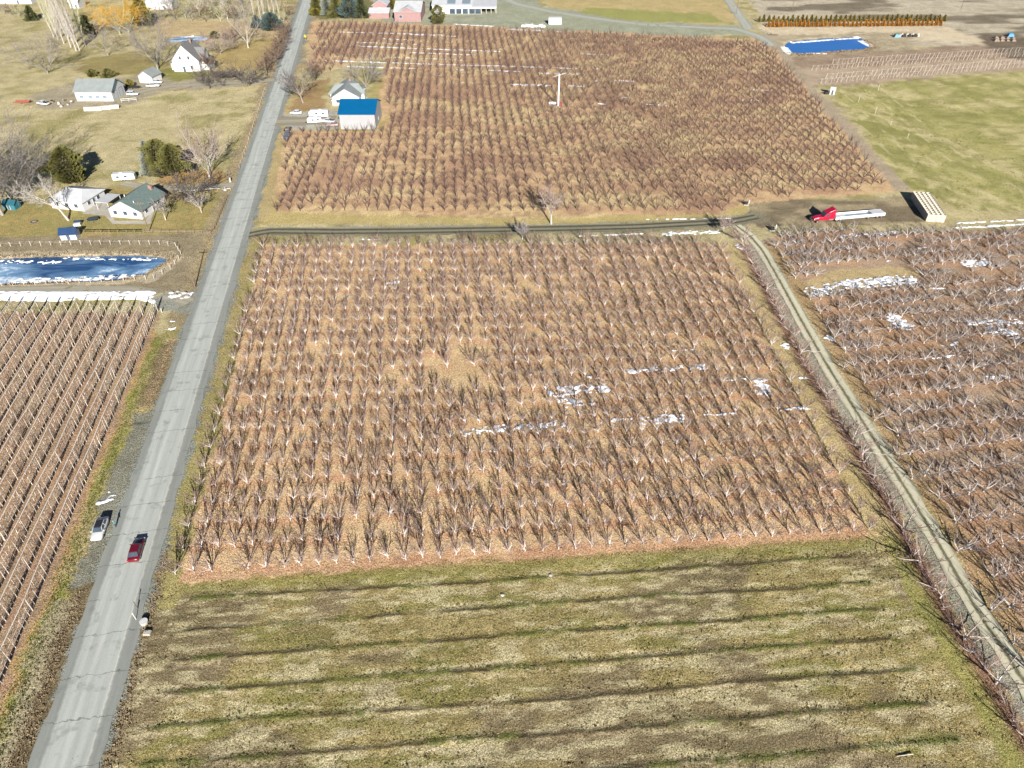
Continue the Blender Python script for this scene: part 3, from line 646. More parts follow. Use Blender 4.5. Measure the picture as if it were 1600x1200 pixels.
def bare_tree(seed, h, trunk_h, trunk_r, limbs, spread, o, lean=(0, 0)):
    rg = random.Random(seed); tr = MB(); cr = MB()
    top = Vector((lean[0] * trunk_h, lean[1] * trunk_h, trunk_h))
    tr.tube([(0, 0, -.15), (top.x * .5 + rg.gauss(0, .02), top.y * .5, trunk_h * .5), tuple(top)], [trunk_r * 1.25, trunk_r, trunk_r * .85], 6, 0)
    a0 = rg.random() * 6.28
    for i in range(limbs):
        a = a0 + 6.283 * i / limbs + rg.gauss(0, .25); el = R(spread) * rg.uniform(.75, 1.2)
        d = Vector((math.cos(a) * math.sin(el) + lean[0], math.sin(a) * math.sin(el) + lean[1], math.cos(el))).normalized()
        branch(cr, rg, top * rg.uniform(.82, 1.0), d, (h - trunk_h) * rg.uniform(.8, 1.08) / max(.5, math.cos(el * .7)), trunk_r * o.get('limb', .6), 0, o, 0)
    if o.get('leader'):
        branch(cr, rg, top * .98, Vector((lean[0], lean[1], 1)).normalized(), h - trunk_h, trunk_r * .85, 0, dict(o, wig=o['wig'] * .5), 0)
    return tr, cr
def bark_by_age(name, old, young, z0, z1):
    'old wood near the ground is pale, the young wood higher up is brown'
    m, nt, b = _nt(name); P = _pos(nt); s = nt.nodes.new('ShaderNodeSeparateXYZ'); nt.links.new(P, s.inputs[0])
    n = _noise(nt, 2.2, 3, .6, P); z = _math(nt, 'ADD', s.outputs[2], _math(nt, 'MULTIPLY', _math(nt, 'SUBTRACT', n, .5), 1.6))
    c = _mix(nt, _map(nt, z, z0, z1), old, young); c = _mix(nt, 1.0, c, _map(nt, _noise(nt, 6, 2, .5, P), .3, .7, .75, 1.2), 'MULTIPLY')
    nt.links.new(c, b.inputs['Base Color']); b.inputs['Roughness'].default_value = .9; b.inputs['Specular IOR Level'].default_value = .15
    return m
BARK_PALE = bark_by_age('pale_fruit_bark', (.54, .50, .47), (.25, .19, .165), .6, 2.2)
TWIG_PINK = bark_by_age('fruit_twig', (.32, .26, .23), (.17, .115, .095), .6, 1.9)
WHITEWASH = M('whitewashed_trunk', (.44, .41, .38), (.30, .27, .24), 5.0, .9)
BARK_DARK = M('far_fruit_bark', (.10, .068, .062), (.06, .042, .038), 2.0, .9)
TWIG_DARK = M('far_fruit_twig', (.115, .068, .058), (.07, .043, .038), 2.0, .9)
BARK_GREY = bark_by_age('old_fruit_bark', (.44, .42, .405), (.245, .215, .20), .8, 2.8)
TWIG_GREY = bark_by_age('old_fruit_twig', (.26, .225, .205), (.145, .115, .105), .8, 2.6)
O_MAIN = dict(seg=(3, 1, 1), sides=(3, 3, 3), wig=.15, up=(.12, .18, .2), tip=.5, depth=2, pale=1, kids=(6, 3), ang=(40, 36), len=(.5, .54), thin=.62, rmin=.037, limb=.7, **{'from': .25})
O_RIGHT = dict(seg=(3, 2, 1), sides=(4, 3, 3), wig=.2, up=(.06, .12, .15), tip=.5, depth=2, pale=1, kids=(5, 3), ang=(50, 42), len=(.5, .5), thin=.62, rmin=.04, limb=.74, **{'from': .2})
O_FAR = dict(seg=(2, 1, 1), sides=(3, 3, 3), wig=.15, up=(.08, .12, .2), tip=.45, depth=2, pale=1, kids=(3, 2), ang=(38, 35), len=(.5, .5), thin=.65, rmin=.04, limb=.78, **{'from': .2})
def protos(n, seed, h, th, r, limbs, spread, o):
    out = []
    for i in range(n): out.append(bare_tree(seed + i, h * (1 + .12 * math.sin(i * 2.1)), th, r, limbs - 1 + (i % 3), spread, o))
    return out
def orchard(spots, pr, mats_t, mats_c, name, n_ind, label_of, group, stuff_name, stuff_label, smin=.78, smax=1.06):
    rg = random.Random(hash(name) & 0 or len(spots))
    A = np.array([(s[0], s[1]) for s in spots]); zz = relief(A[:, 0], A[:, 1]) - .02
    order = sorted(range(len(spots)), key=lambda i: math.hypot(spots[i][0], spots[i][1]))
    meshes = [(t.mesh('trunk', mats_t), c.mesh('branches', mats_c)) for t, c in pr]
    tri = []
    for t, c in pr:
        v1, t1, m1 = t.tris(); v2, t2, m2 = c.tris()
        tri.append((np.concatenate([v1, v2]), np.concatenate([t1, t2 + len(v1)]), np.concatenate([m1 * 0 + len(mats_c), m2])))
    rest = []
    for k, i in enumerate(order):
        x, y, r = spots[i]; v = rg.randrange(len(pr)); s = rg.uniform(smin, smax); sz = s * rg.uniform(.9, 1.1); a = rg.random() * 6.283
        if rg.random() < .06: s *= .65; sz *= .6
        if k < n_ind:
            e = link(name, None); e.empty_display_size = .3; e.location = (x, y, zz[i]); e.rotation_euler = (rg.gauss(0, .06), rg.gauss(0, .06), a); e.scale = (s, s, sz)
            tag(e, label_of(r), 'tree', group)
            link('trunk', meshes[v][0], e); link('branches', meshes[v][1], e)
        else: rest.append((x, y, zz[i], a, s, sz, v))
    if rest:
        o = link(stuff_name, scatter_mesh(stuff_name, tri, rest, list(mats_c) + list(mats_t))); tag(o, stuff_label, 'orchard', None, 'stuff')
ORD = ['first', 'second', 'third', 'fourth', 'fifth', 'sixth', 'seventh', 'eighth', 'ninth', 'tenth', 'eleventh', 'twelfth']
orchard(main_spots, protos(8, 100, 3.1, .5, .10, 7, 35, O_MAIN), [WHITEWASH], [BARK_PALE, TWIG_PINK], 'orchard_tree', 300,
        lambda r: 'pale bare vase-pruned fruit tree in the %s row from the mown field' % ORD[min(r, 11)], 'bare fruit trees in the orchard between road and dirt track',
        'orchard_trees', 'farther rows of pale bare fruit trees on orange leaf litter')
rmin = {}
def right_label(r):
    return 'old bare grey fruit tree with tangled limbs in the orchard across the dirt track' if not edge_of(r) else 'old bare grey fruit tree standing right at the edge of the dirt track'
def edge_of(i): return i == 'edge'
right_spots = [(x, y, 'edge' if float(polyline_dist(np.array([x]), np.array([y]), TRACK)[0]) < 7.5 else 'in') for x, y, r in right_spots]
orchard(right_spots, protos(8, 300, 3.3, .55, .12, 6, 44, O_RIGHT), [BARK_GREY], [BARK_GREY, TWIG_GREY], 'old_orchard_tree', 300, right_label, 'old bare fruit trees across the dirt track',
        'old_orchard_trees', 'remaining old bare fruit trees across the dirt track')
orchard(far_spots, protos(6, 500, 2.75, .5, .11, 5, 30, O_FAR), [BARK_DARK], [BARK_DARK, TWIG_DARK], 'young_orchard_tree', 300,
        lambda r: 'bare reddish-brown fruit tree in the %s row beyond the farm lane' % ORD[min(r, 11)], 'reddish-brown fruit trees beyond the farm lane',
        'far_orchard_trees', 'distant rows of bare reddish-brown fruit trees round the wind machine', .9, 1.2)
# shrubs and small trees along the dirt track
O_SHRUB = dict(seg=(2, 2, 1), sides=(3, 3, 3), wig=.22, up=(.05, .1, .1), tip=.5, depth=2, pale=1, kids=(5, 4), ang=(45, 45), len=(.6, .55), thin=.6, rmin=.014, limb=.6, **{'from': .1})
SH_T = M('red_shrub_twig', (.31, .19, .165), (.20, .12, .10), 2.0, .9)
shr = [bare_tree(700 + i, 2.1, .15, .06, 8, 55, O_SHRUB) for i in range(5)]; big_h = [bare_tree(720 + i, 4.6, .8, .14, 5, 55, O_RIGHT) for i in range(3)]
shm = [(t.mesh('trunk', [BARK_PALE]), c.mesh('branches', [BARK_PALE, SH_T])) for t, c in shr]; bgm = [(t.mesh('trunk', [BARK_PALE]), c.mesh('branches', [BARK_PALE, TWIG_PINK])) for t, c in big_h]
rg = random.Random(5)
for i, (x, y) in enumerate(hedge_spots):
    bigt = y < 95 and i % 3 == 1 or y >= 95 and i % 6 == 2
    ms = rg.choice(bgm if bigt else shm)
    e = thing('roadside_tree' if bigt else 'twiggy_shrub', 'pale crooked bare tree leaning among the shrubs along the dirt track' if bigt else 'low reddish twiggy shrub in the hedge along the dirt track', 'tree' if bigt else 'shrub',
              (x, y), rg.random() * 6.28, 'crooked trees along the dirt track' if bigt else 'twiggy shrubs along the dirt track')
    s = rg.uniform(.75, 1.2); e.scale = (s, s, s); link('trunk', ms[0], e); link('branches', ms[1], e)

# ------------------------------------------------------------------ trellis rows left of the road
POSTM = M('weathered_post', (.46, .42, .37), (.33, .29, .25), 3.0, .9)
WIREM = M('trellis_wire', (.74, .70, .65), (.6, .56, .52), 3.0, .6)
CANE = M('trellised_cane', (.33, .275, .20), (.21, .165, .12), 2.5, .9)
STEM = M('pale_stem', (.66, .61, .55), (.5, .45, .39), 3.0, .9)
post_me = MB(); post_me.tube([(0, 0, -.3), (0, 0, 3.05)], [.075, .065], 5); post_mesh = post_me.mesh('post', POSTM)
slant_me = MB(); slant_me.tube([(0, 0, -.3), (0, 0, 4.0)], [.08, .07], 5); slant_mesh = slant_me.mesh('end_post', POSTM)
cane_protos = []
for i in range(5):
    rg = random.Random(60 + i); mb = MB()
    mb.tube([(0, 0, -.1), (rg.gauss(0, .06), rg.gauss(0, .06), 1.5), (rg.gauss(0, .08), rg.gauss(0, .08), 2.75)], [.055, .045, .025], 3, 1)
    for k in range(26):
        z = .5 + 2.2 * k / 26; a = rg.choice((0, math.pi)) + rg.gauss(0, .5); L = rg.uniform(.35, .8)
        e = Vector((math.sin(a) * L * .55, math.cos(a) * L, z + rg.uniform(0, .45)))
        mb.tube([(0, 0, z), tuple(e * .5 + Vector((0, 0, z * .5))), tuple(e)], [.02, .017, .012], 3, 0, True)
    cane_protos.append(mb.tris())
rg = random.Random(21)
row_ang = math.atan2(-RD_D[0], RD_D[1])
for k in range(16):
    d = -12.0 - 3.05 * k
    s_far = (143.5 - RD_P[1] - RD_N[1] * d) / RD_D[1]
    # the row leaves the picture on the left: build a little past that point
    s_near = None
    for s in np.arange(-20, s_far, 1.0):
        x, y = road_pt(d, s)
        zc = y * math.cos(PITCH) + CAM_H * math.sin(PITCH)
        if x / zc * F_PX + 800 > -60: s_near = s; break
    if s_near is None or s_far - s_near < 3: continue
    s_near = max(s_near - 1, -12)
    ox, oy = road_pt(d, s_near); L = s_far - s_near
    which = 'the row nearest the grass verge' if k == 0 else 'the %s row in from the grass verge' % (ORD[k] if k < 12 else ORD[11])
    nm = ['', 'second', 'third', 'fourth', 'fifth', 'sixth', 'seventh', 'eighth', 'ninth', 'tenth', 'eleventh', 'twelfth', 'thirteenth', 'fourteenth', 'fifteenth', 'sixteenth'][k]
    t = thing('trellis_row', 'wired trellis of slender bare trees, ' + ('the row nearest the grass verge' if k == 0 else nm + ' row in from the grass verge'), 'trellis', (ox, oy, 0), row_ang, 'trellis rows left of the road')
    n = int(L / 8.2) + 1; tops = []
    for i in range(n + 1):
        yy = min(L, i * 8.2); jx = rg.gauss(0, .12); 
        o = link('post', post_mesh, t); o.location = (jx, yy, 0); sz = rg.uniform(.95, 1.08); o.scale = (1, 1, sz); tops.append((jx, yy, 2.98 * sz))
    o = link('end_post', slant_mesh, t); o.location = (0, L + 2.2, 0); o.rotation_euler = (R(38), 0, 0); o.scale = (1, 1, .95)
    w = MB(); w.tube(tops, .06, 4); w.build('top_wire', WIREM, t)
    for zz_ in (.9, 1.7):
        w = MB(); w.tube([(p[0], p[1], zz_) for p in tops], .018, 3); w.build('wire', WIREM, t)
    sp = [(rg.gauss(0, .06), yy, 0, rg.gauss(0, .15) + rg.choice((0, math.pi)), rg.uniform(.85, 1.15), rg.uniform(.9, 1.08), rg.randrange(5)) for yy in np.arange(.6, L, 1.05)]
    o = link('trained_trees', scatter_mesh('trained_trees', cane_protos, sp, [CANE, STEM]), t); o['kind'] = 'stuff'
# ------------------------------------------------------------------ yard trees
O_BIG = dict(seg=(4, 3, 2, 1), sides=(5, 4, 3, 3), wig=.12, up=(.05, .06, .04, 0), tip=.35, depth=3, pale=2, kids=(8, 6, 4), ang=(44, 46, 44), len=(.55, .52, .55), thin=.53, rmin=.05, limb=.40, **{'from': .25})
O_WEEP = dict(O_BIG, up=(.06, -.02, -.16, -.3), kids=(7, 7, 6), wig=.1, rmin=.05, pale=1)
O_BUSH = dict(O_BIG, kids=(5, 5, 3), rmin=.065)
O_COLUMN = dict(seg=(6, 3, 1), sides=(5, 3, 3), wig=.03, up=(.05, .25, .3), tip=.15, depth=2, pale=1, kids=(24, 5), ang=(24, 20), len=(.2, .5), thin=.34, rmin=.05, limb=.5, leader=True, **{'from': .06})
def bk(n, c, c2=None): return M(n, c, c2 or tuple(q * .65 for q in c), 2.0, .9)
GREYB = bk('grey_bark', (.24, .22, .20)); GREYT = bk('grey_twig', (.17, .152, .145)); DARKB = bk('dark_bark', (.11, .09, .075)); DARKT = bk('dark_twig', (.085, .07, .065))
WHITEB = bk('white_bark', (.42, .39, .35)); WHITET = bk('pale_twig', (.34, .31, .28)); PINKT = bk('pinkish_twig', (.25, .185, .165)); BRNT = bk('brown_twig', (.14, .09, .065)); OLIVET = bk('olive_twig', (.27, .26, .15))
YELT = bk('willow_yellow_twig', (.42, .24, .02), (.32, .17, .015)); GREENT = bk('greenish_bark', (.36, .36, .22))
def yard_tree(px, py, ytop, label, kind='big', bark=GREYB, twig=GREYT, seed=1, spread=38, limbs=5, trunk=.16, lean=(0, 0), name='bare_tree', wide=1.0, group=None, r=None):
    x, y = G(px, py); h = max(2.0, hgt(py, ytop)); o = {'big': O_BIG, 'bush': O_BUSH, 'weep': O_WEEP, 'column': O_COLUMN}[kind]
    th = h * trunk; r = r or h * .016 + .06
    t, c = bare_tree(seed, h, th, r, limbs if kind != 'column' else 0, spread, o, lean)
    e = thing(name, label, 'tree', (x, y), 0, group); e.scale = (wide, wide, 1)
    t.build('trunk', [bark], e); c.build('branches', [bark, twig], e); return e
NEEDLE = {}
def needles(k, c, c2): NEEDLE[k] = M(k, c, c2, 1.3, .9, lo=.3, hi=.7); return NEEDLE[k]
GRN_D = needles('evergreen_dark', (.035, .045, .015), (.07, .075, .025)); GRN_B = needles('spruce_blue', (.035, .06, .055), (.07, .10, .092)); GRN_O = needles('evergreen_olive', (.065, .068, .016), (.12, .11, .03)); GRN_P = needles('spruce_pale', (.13, .15, .12), (.19, .195, .16)); GRN_Y = needles('yellow_conifer', (.17, .14, .012), (.10, .09, .018)); ORN = needles('bronze_conifer', (.34, .15, .02), (.22, .10, .015)); GRN_R = needles('rank_conifer_olive', (.15, .115, .02), (.09, .08, .02))
def conifer_mesh(seed, h, r, shape, n, leaf, base=.06):
    "leafy sprays spread through a crown; shape(t) gives the radius at height t"
    rg = random.Random(seed); v = []; f = []; bumps = [(rg.random() * 6.28, rg.uniform(.2, .95), rg.uniform(-.5, .4)) for _ in range(22)]
    for i in range(n):
        t = base + (1 - base) * rg.random() ** 1.15; a = rg.random() * 6.283
        k = 1 + sum(b_[2] * math.exp(-((math.cos(a - b_[0]) - 1) ** 2) * 5 - ((t - b_[1]) / .09) ** 2) for b_ in bumps)
        rr = r * shape(t) * k * rg.uniform(.4, 1.0) ** .5 * rg.uniform(.82, 1.22)
        c = Vector((math.cos(a) * rr, math.sin(a) * rr, h * t)); out = Vector((math.cos(a), math.sin(a), rg.uniform(-.2, .9))).normalized()
        s = leaf * rg.uniform(.6, 1.3); side = out.cross(Vector((rg.gauss(0, 1), rg.gauss(0, 1), rg.gauss(0, 1)))).normalized()
        for q in (side, out.cross(side)):
            j = len(v); v.extend([tuple(c - q * s * .45), tuple(c + q * s * .45), tuple(c + out * s)]); f.append((j, j + 1, j + 2))
    return v, f
CONE = lambda t: max(.03, (1 - t)) ** .8; ROUND = lambda t: max(.05, math.sin(math.pi * min(1, .12 + t * .88)) ** .6); EGG = lambda t: max(.05, (1 - t) ** .55 * min(1, .55 + t * 2)); PILLAR = lambda t: max(.05, min(1, (1 - t) * 3.0) ** .7 * min(1, .7 + t))
def conifer(px, py, ytop, wpx, label, mat, shape=CONE, seed=1, n=1100, leaf=.7, name='evergreen_tree', group=None, cat='tree', base=.06, trunk=True):
    x, y = G(px, py); h = max(.8, hgt(py, ytop)); r = wpx * mpp(py) / 2
    e = thing(name, label, cat, (x, y), 0, group); v, f = conifer_mesh(seed, h, r, shape, n, leaf, base)
    me = bpy.data.meshes.new('foliage'); me.from_pydata(v, [], f); me.materials.append(mat); link('foliage', me, e)
    if trunk:
        t = MB(); t.tube([(0, 0, -.2), (0, 0, h * .85)], [.05 + h * .016, .03], 5); t.build('trunk', DARKB, e)
    return e
# poplars
for i, (px, py) in enumerate(((119, 79), (125, 80), (111, 74), (100, 68), (91, 62), (84, 58), (133, 72))):
    x, y = G(px, py); t, c = bare_tree(900 + i, 29 - i * .8, 2.0, .3, 3, 7, O_COLUMN)
    e = thing('poplar_tree', 'tall pale columnar bare poplar in the clump beside the pasture', 'tree', (x, y), 0, 'clump of tall pale poplars'); t.build('trunk', [WHITEB], e); c.build('branches', [WHITEB, WHITET if i < 4 else GREENT], e)
yard_tree(75, 115, 60, 'grey rounded bare tree at the foot of the poplars', seed=31, spread=45, limbs=8, trunk=.08, wide=.95)
yard_tree(169, 87, 44, 'small grey bare tree on the lawn near the poplars', seed=32, spread=40, wide=1.0)
yard_tree(247, 109, 36, 'large spreading grey bare tree behind the small white garage', seed=33, spread=42, limbs=8, trunk=.12, wide=.95)
yard_tree(202, 52, 4, 'golden yellow weeping willow', 'weep', GREENT, YELT, 34, 45, 7, .12, name='willow_tree', wide=1.1)
yard_tree(188, 54, 8, 'smaller golden willow stem beside the weeping willow', 'weep', GREENT, YELT, 35, 45, 6, .12, name='willow_tree', wide=.9)
conifer(226, 40, -3, 34, 'olive green pine right of the golden willow', GRN_O, EGG, 36, 1300, .9)
conifer(51, 32, 9, 22, 'dark spruce at the far edge of the pasture', GRN_D, CONE, 37, 800, .9)
conifer(140, 54, 24, 22, 'dark evergreen in the shade beside the poplars', GRN_D, EGG, 38, 700, .9)
conifer(145, 120, 108, 14, 'olive rounded shrub behind the white shop', GRN_O, ROUND, 39, 500, .5, 'garden_shrub', None, 'shrub', .05, False)
conifer(170, 121, 107, 16, 'larger olive shrub behind the white shop', GRN_O, ROUND, 40, 600, .5, 'garden_shrub', None, 'shrub', .05, False)
conifer(204, 136, 124, 12, 'bright yellow shrub beside the white shop doors', GRN_Y, ROUND, 41, 500, .45, 'garden_shrub', None, 'shrub', .05, False)
yard_tree(345, 84, 54, 'pinkish rounded bare tree beside the farmhouse', 'big', GREYB, PINKT, 42, 50, 8, .08, wide=1.15)
yard_tree(388, 75, 22, 'tall pale grey bare tree on the farmhouse lawn', 'big', WHITEB, GREYT, 43, 28, 5, .14)
yard_tree(366, 66, 45, 'small reddish-brown bare tree behind the pale grey tree', 'big', DARKB, BRNT, 44, 42, 6, .1)
conifer(336, 60, 49, 15, 'dark green rounded shrub behind the pinkish tree', GRN_D, ROUND, 45, 500, .5, 'garden_shrub', None, 'shrub', .05, False)
conifer(353, 62, 52, 12, 'small olive shrub behind the pinkish tree', GRN_O, ROUND, 46, 400, .5, 'garden_shrub', None, 'shrub', .05, False)
yard_tree(330, 113, 88, 'reddish-brown bare tree in front of the farmhouse corner', 'big', DARKB, BRNT, 47, 32, 6, .12)
yard_tree(328, 139, 109, 'dark grey bare tree at the driveway edge, nearer the farmhouse', 'big', DARKB, DARKT, 48, 42, 7, .15, wide=1.15)
yard_tree(390, 134, 106, 'dark grey bare tree at the driveway edge, nearer the road', 'big', DARKB, DARKT, 49, 48, 7, .12, wide=1.2)
conifer(402, 43, 24, 19, 'small blue spruce left of the broad spruce', GRN_B, CONE, 50, 900, .7, 'spruce_tree')
conifer(426, 46, 20, 38, 'broad dark blue-green spruce near the road', GRN_B, EGG, 51, 1600, .9, 'spruce_tree')
for i, (px, py) in enumerate(((398, 30), (407, 27), (415, 31), (423, 27), (430, 30), (438, 33), (412, 24))):
    yard_tree(px, py, -45, 'slim white-barked bare tree in the grove behind the blue spruces', 'column', WHITEB, WHITET, 930 + i, 20, 0, .08, name='birch_tree', group='grove of white-barked trees', r=.16)
brush = [(252, 32, 8, 0), (262, 20, -8, 1), (275, 31, 6, 2), (290, 27, -2, 3), (300, 33, 8, 0), (312, 24, -10, 1), (322, 34, 6, 2), (333, 30, -6, 0), (345, 33, 4, 3), (356, 30, -2, 1), (367, 34, 10, 2), (378, 30, 0, 0), (270, 14, -14, 1), (330, 18, -16, 1), (350, 12, -18, 2), (380, 12, -16, 0), (20, 24, 8, 2), (8, 22, 6, 0), (30, 26, 10, 3), (450, 25, 8, 2), (444, 34, 18, 3)]
for i, (px, py, yt, k) in enumerate(brush):
    lb = ('grey bare tree in the scrub beyond the white farmhouse', 'pale bare sapling in the scrub beyond the white farmhouse', 'reddish-brown bare tree in the scrub beyond the white farmhouse', 'olive bare tree in the scrub beyond the white farmhouse')[k]
    if px < 40: lb = 'bare scrubby tree along the far edge of the pasture'
    elif px > 440: lb = 'brown scrubby tree beside the far stretch of road'
    yard_tree(px, py, yt, lb, 'bush', (GREYB, WHITEB, DARKB, GREENT)[k], (GREYT, WHITET, BRNT, OLIVET)[k], 950 + i, 30 if k != 1 else 18, 5, .1, group='scrub trees at the back of the farm' if 40 < px < 440 else 'scrubby trees at the pasture edge' if px < 40 else 'scrub beside the far road')
for i, (px, py) in enumerate([(444, 62), (440, 72), (436, 80), (432, 88), (428, 96), (423, 104), (448, 54), (347, 122), (355, 122), (363, 122), (371, 121), (340, 121), (418, 112)]):
    hed = px > 400
    yard_tree(px, py, py - (17 if hed else 10), 'brown bare hedge shrub along the road below the spruces' if hed else 'low dark hedge shrub along the gravel driveway', 'bush', DARKB, BRNT if hed else DARKT, 980 + i, 45, 8, .06, name='hedge_shrub', group='roadside hedge shrubs' if hed else 'driveway hedge shrubs', wide=1.25, r=.09)
for i, (px, py, yt, w, m_, sh, lb) in enumerate([(496, 22, -6, 24, GRN_O, EGG, 'olive pine nearest the road by the pink houses'), (512, 24, -12, 22, GRN_P, CONE, 'pale grey-green conifer between two pines'), (527, 25, -8, 26, GRN_O, EGG, 'olive pine behind the far orchard'), (548, 28, -10, 34, GRN_B, EGG, 'broad blue-green spruce behind the far orchard'), (566, 27, -8, 28, GRN_D, CONE, 'dark green spruce next to the pink house'), (612, 14, -8, 14, GRN_Y, PILLAR, 'yellowish conifer between the two pink buildings')]):
    conifer(px, py, yt, w, lb, m_, sh, 60 + i, 1100, 1.0)
conifer(494, 24, 13, 17, 'bright yellow-green shrub under the roadside pines', GRN_Y, ROUND, 68, 600, .6, 'garden_shrub', None, 'shrub', .05, False)
conifer(520, 27, 19, 16, 'olive rounded shrub under the roadside pines', GRN_O, ROUND, 69, 500, .6, 'garden_shrub', None, 'shrub', .05, False)
conifer(684, 37, 8, 17, 'narrow olive columnar conifer beside the white barn', GRN_O, PILLAR, 70, 1300, .7)
yard_tree(474, 161, 113, 'dark spreading bare tree with pale leaning trunk beside the road', 'big', GREYB, DARKT, 71, 50, 9, .28, (-.3, .1), wide=.85, r=.3)
yard_tree(572, 139, 91, 'grey bare tree behind the blue roofed barn', 'big', GREYB, GREYT, 72, 40, 6, .14, wide=1.1)
yard_tree(493, 125, 100, 'brown bare tree at the corner of the far orchard', 'big', DARKB, BRNT, 73, 34, 6, .12)
for i, (px, py, yt, sp) in enumerate(((4, 336, 210, 36), (-14, 312, 190, 36), (22, 318, 222, 40), (-30, 345, 215, 40), (38, 312, 250, 45))):
    yard_tree(px, py, yt, 'huge pale grey bare tree at the edge of the lawn' if i != 4 else 'smaller grey bare tree in front of the huge pale trees', 'big', GREYB, GREYT, 80 + i, sp, 7, .1, wide=1.0, group='huge bare trees at the lawn edge' if i != 4 else None)
conifer(114, 284, 230, 43, 'dark rounded evergreen behind the white roofed house', GRN_O, ROUND, 90, 2800, .75)
conifer(239, 273, 221, 34, 'pale grey-green spruce at the driveway', GRN_P, CONE, 91, 1700, .6, 'spruce_tree')
conifer(256, 274, 219, 40, 'olive green evergreen next to the pale spruce', GRN_O, ROUND, 92, 2400, .7)
conifer(277, 277, 226, 36, 'olive evergreen with a bare pale trunk at the driveway', GRN_O, ROUND, 93, 1800, .7, base=.3)
yard_tree(328, 279, 209, 'large pinkish bare tree with pale trunk beside the driveway', 'big', WHITEB, PINKT, 94, 40, 8, .16, wide=.85, r=.3)
yard_tree(107, 344, 279, 'white bare pruned tree with a thick trunk leaning over the lawn', 'big', WHITEB, WHITET, 95, 30, 4, .3, (-.35, -.05), r=.3)
yard_tree(302, 305, 278, 'dark dense bare shrub-like tree on the front lawn', 'big', DARKB, DARKT, 96, 60, 10, .08, wide=1.35)
yard_tree(259, 344, 314, 'slender pale bare sapling on the front lawn', 'big', WHITEB, GREYT, 97, 22, 4, .3)
yard_tree(315, 332, 306, 'small pale bare fruit tree on the front lawn', 'big', WHITEB, GREYT, 98, 45, 5, .25)
yard_tree(861, 350, 300, 'lone pale grey bare tree beside the farm lane', 'big', WHITEB, PINKT, 99, 30, 6, .3)
yard_tree(816, 374, 352, 'pale bare tree at the lane edge opposite the lone tree', 'big', WHITEB, GREYT, 89, 38, 6, .2)
yard_tree(1130, 362, 343, 'pale bare tree where the lane meets the dirt track', 'big', WHITEB, PINKT, 88, 38, 6, .2)
# two ranks of small conifers beyond the blue pond
pr_c = []
for i in range(3):
    v, f = conifer_mesh(300 + i, 1.0, 1.0, CONE, 170, .34, .04); pr_c.append((v, f))
def small_me(i, mat):
    me = bpy.data.meshes.new('foliage'); me.from_pydata(pr_c[i][0], [], pr_c[i][1]); me.materials.append(mat); return me
SM = {(k, i): small_me(i, mt) for k, mt in (('o', ORN), ('g', GRN_R)) for i in range(3)}
tk = MB(); tk.tube([(0, 0, -.1), (0, 0, .7)], [.05, .03], 4); TK = tk.mesh('trunk', DARKB)
rg = random.Random(9)
for row, (pa, pb, k) in enumerate((((1186, 34), (1474, 33), 'g'), ((1200, 42), (1468, 40), 'o'))):
    n = 40
    for i in range(n):
        t = (i + rg.uniform(-.1, .1)) / (n - 1); x, y = G(pa[0] + (pb[0] - pa[0]) * t, pa[1] + (pb[1] - pa[1]) * t)
        e = thing('small_conifer', 'small olive-green conifer in the back rank beyond the blue pond' if k == 'g' else 'small bronze-orange conifer in the front rank beyond the blue pond', 'tree', (x, y), rg.random() * 6, 'back rank of small conifers' if k == 'g' else 'front rank of small conifers')
        s = rg.uniform(.85, 1.15); e.scale = (1.15 * s, 1.15 * s, 3.1 * s); link('foliage', SM[(k, rg.randrange(3))], e); link('trunk', TK, e)

# ------------------------------------------------------------------ buildings
WALLW = M('white_siding', (.46, .46, .45), (.41, .41, .40), .6, .7); TRIM = M('white_trim', (.55, .55, .54), None, 1, .6); DARKGL = M('glass_and_bay_shade', (.03, .045, .06), (.05, .07, .09), .5, .1, spec=.6)
ROOFG = M('grey_green_roof', (.20, .22, .215), (.17, .19, .185), .5, .5); ROOFS = M('grey_shingle', (.15, .15, .145), (.11, .11, .106), 1.5, .9, .02); ROOFT = M('green_shingle', (.115, .155, .147), (.08, .11, .104), 1.8, .9, .02); ROOFW = M('white_metal_roof', (.42, .43, .44), (.36, .37, .38), .4, .5); ROOFB = M('blue_metal_roof', (.0, .075, .19), (.0, .068, .172), .25, .45, spec=.4)
PINK = M('pink_siding', (.24, .15, .145), (.21, .13, .125), .8, .8); DOORD = M('dark_door', (.06, .09, .12), None, 1, .5); SKYL = M('skylight_panel', (.17, .22, .25), None, 1, .3); BRICK = M('chimney_brick', (.24, .15, .125), None, 3, .9); NAVY = M('navy_paint', (.015, .04, .10), None, 1, .6); CONC = M('concrete', (.36, .34, .29), (.29, .27, .23), 1, .9); TEALTR = M('teal_trim', (.03, .13, .17), None, 1, .6)
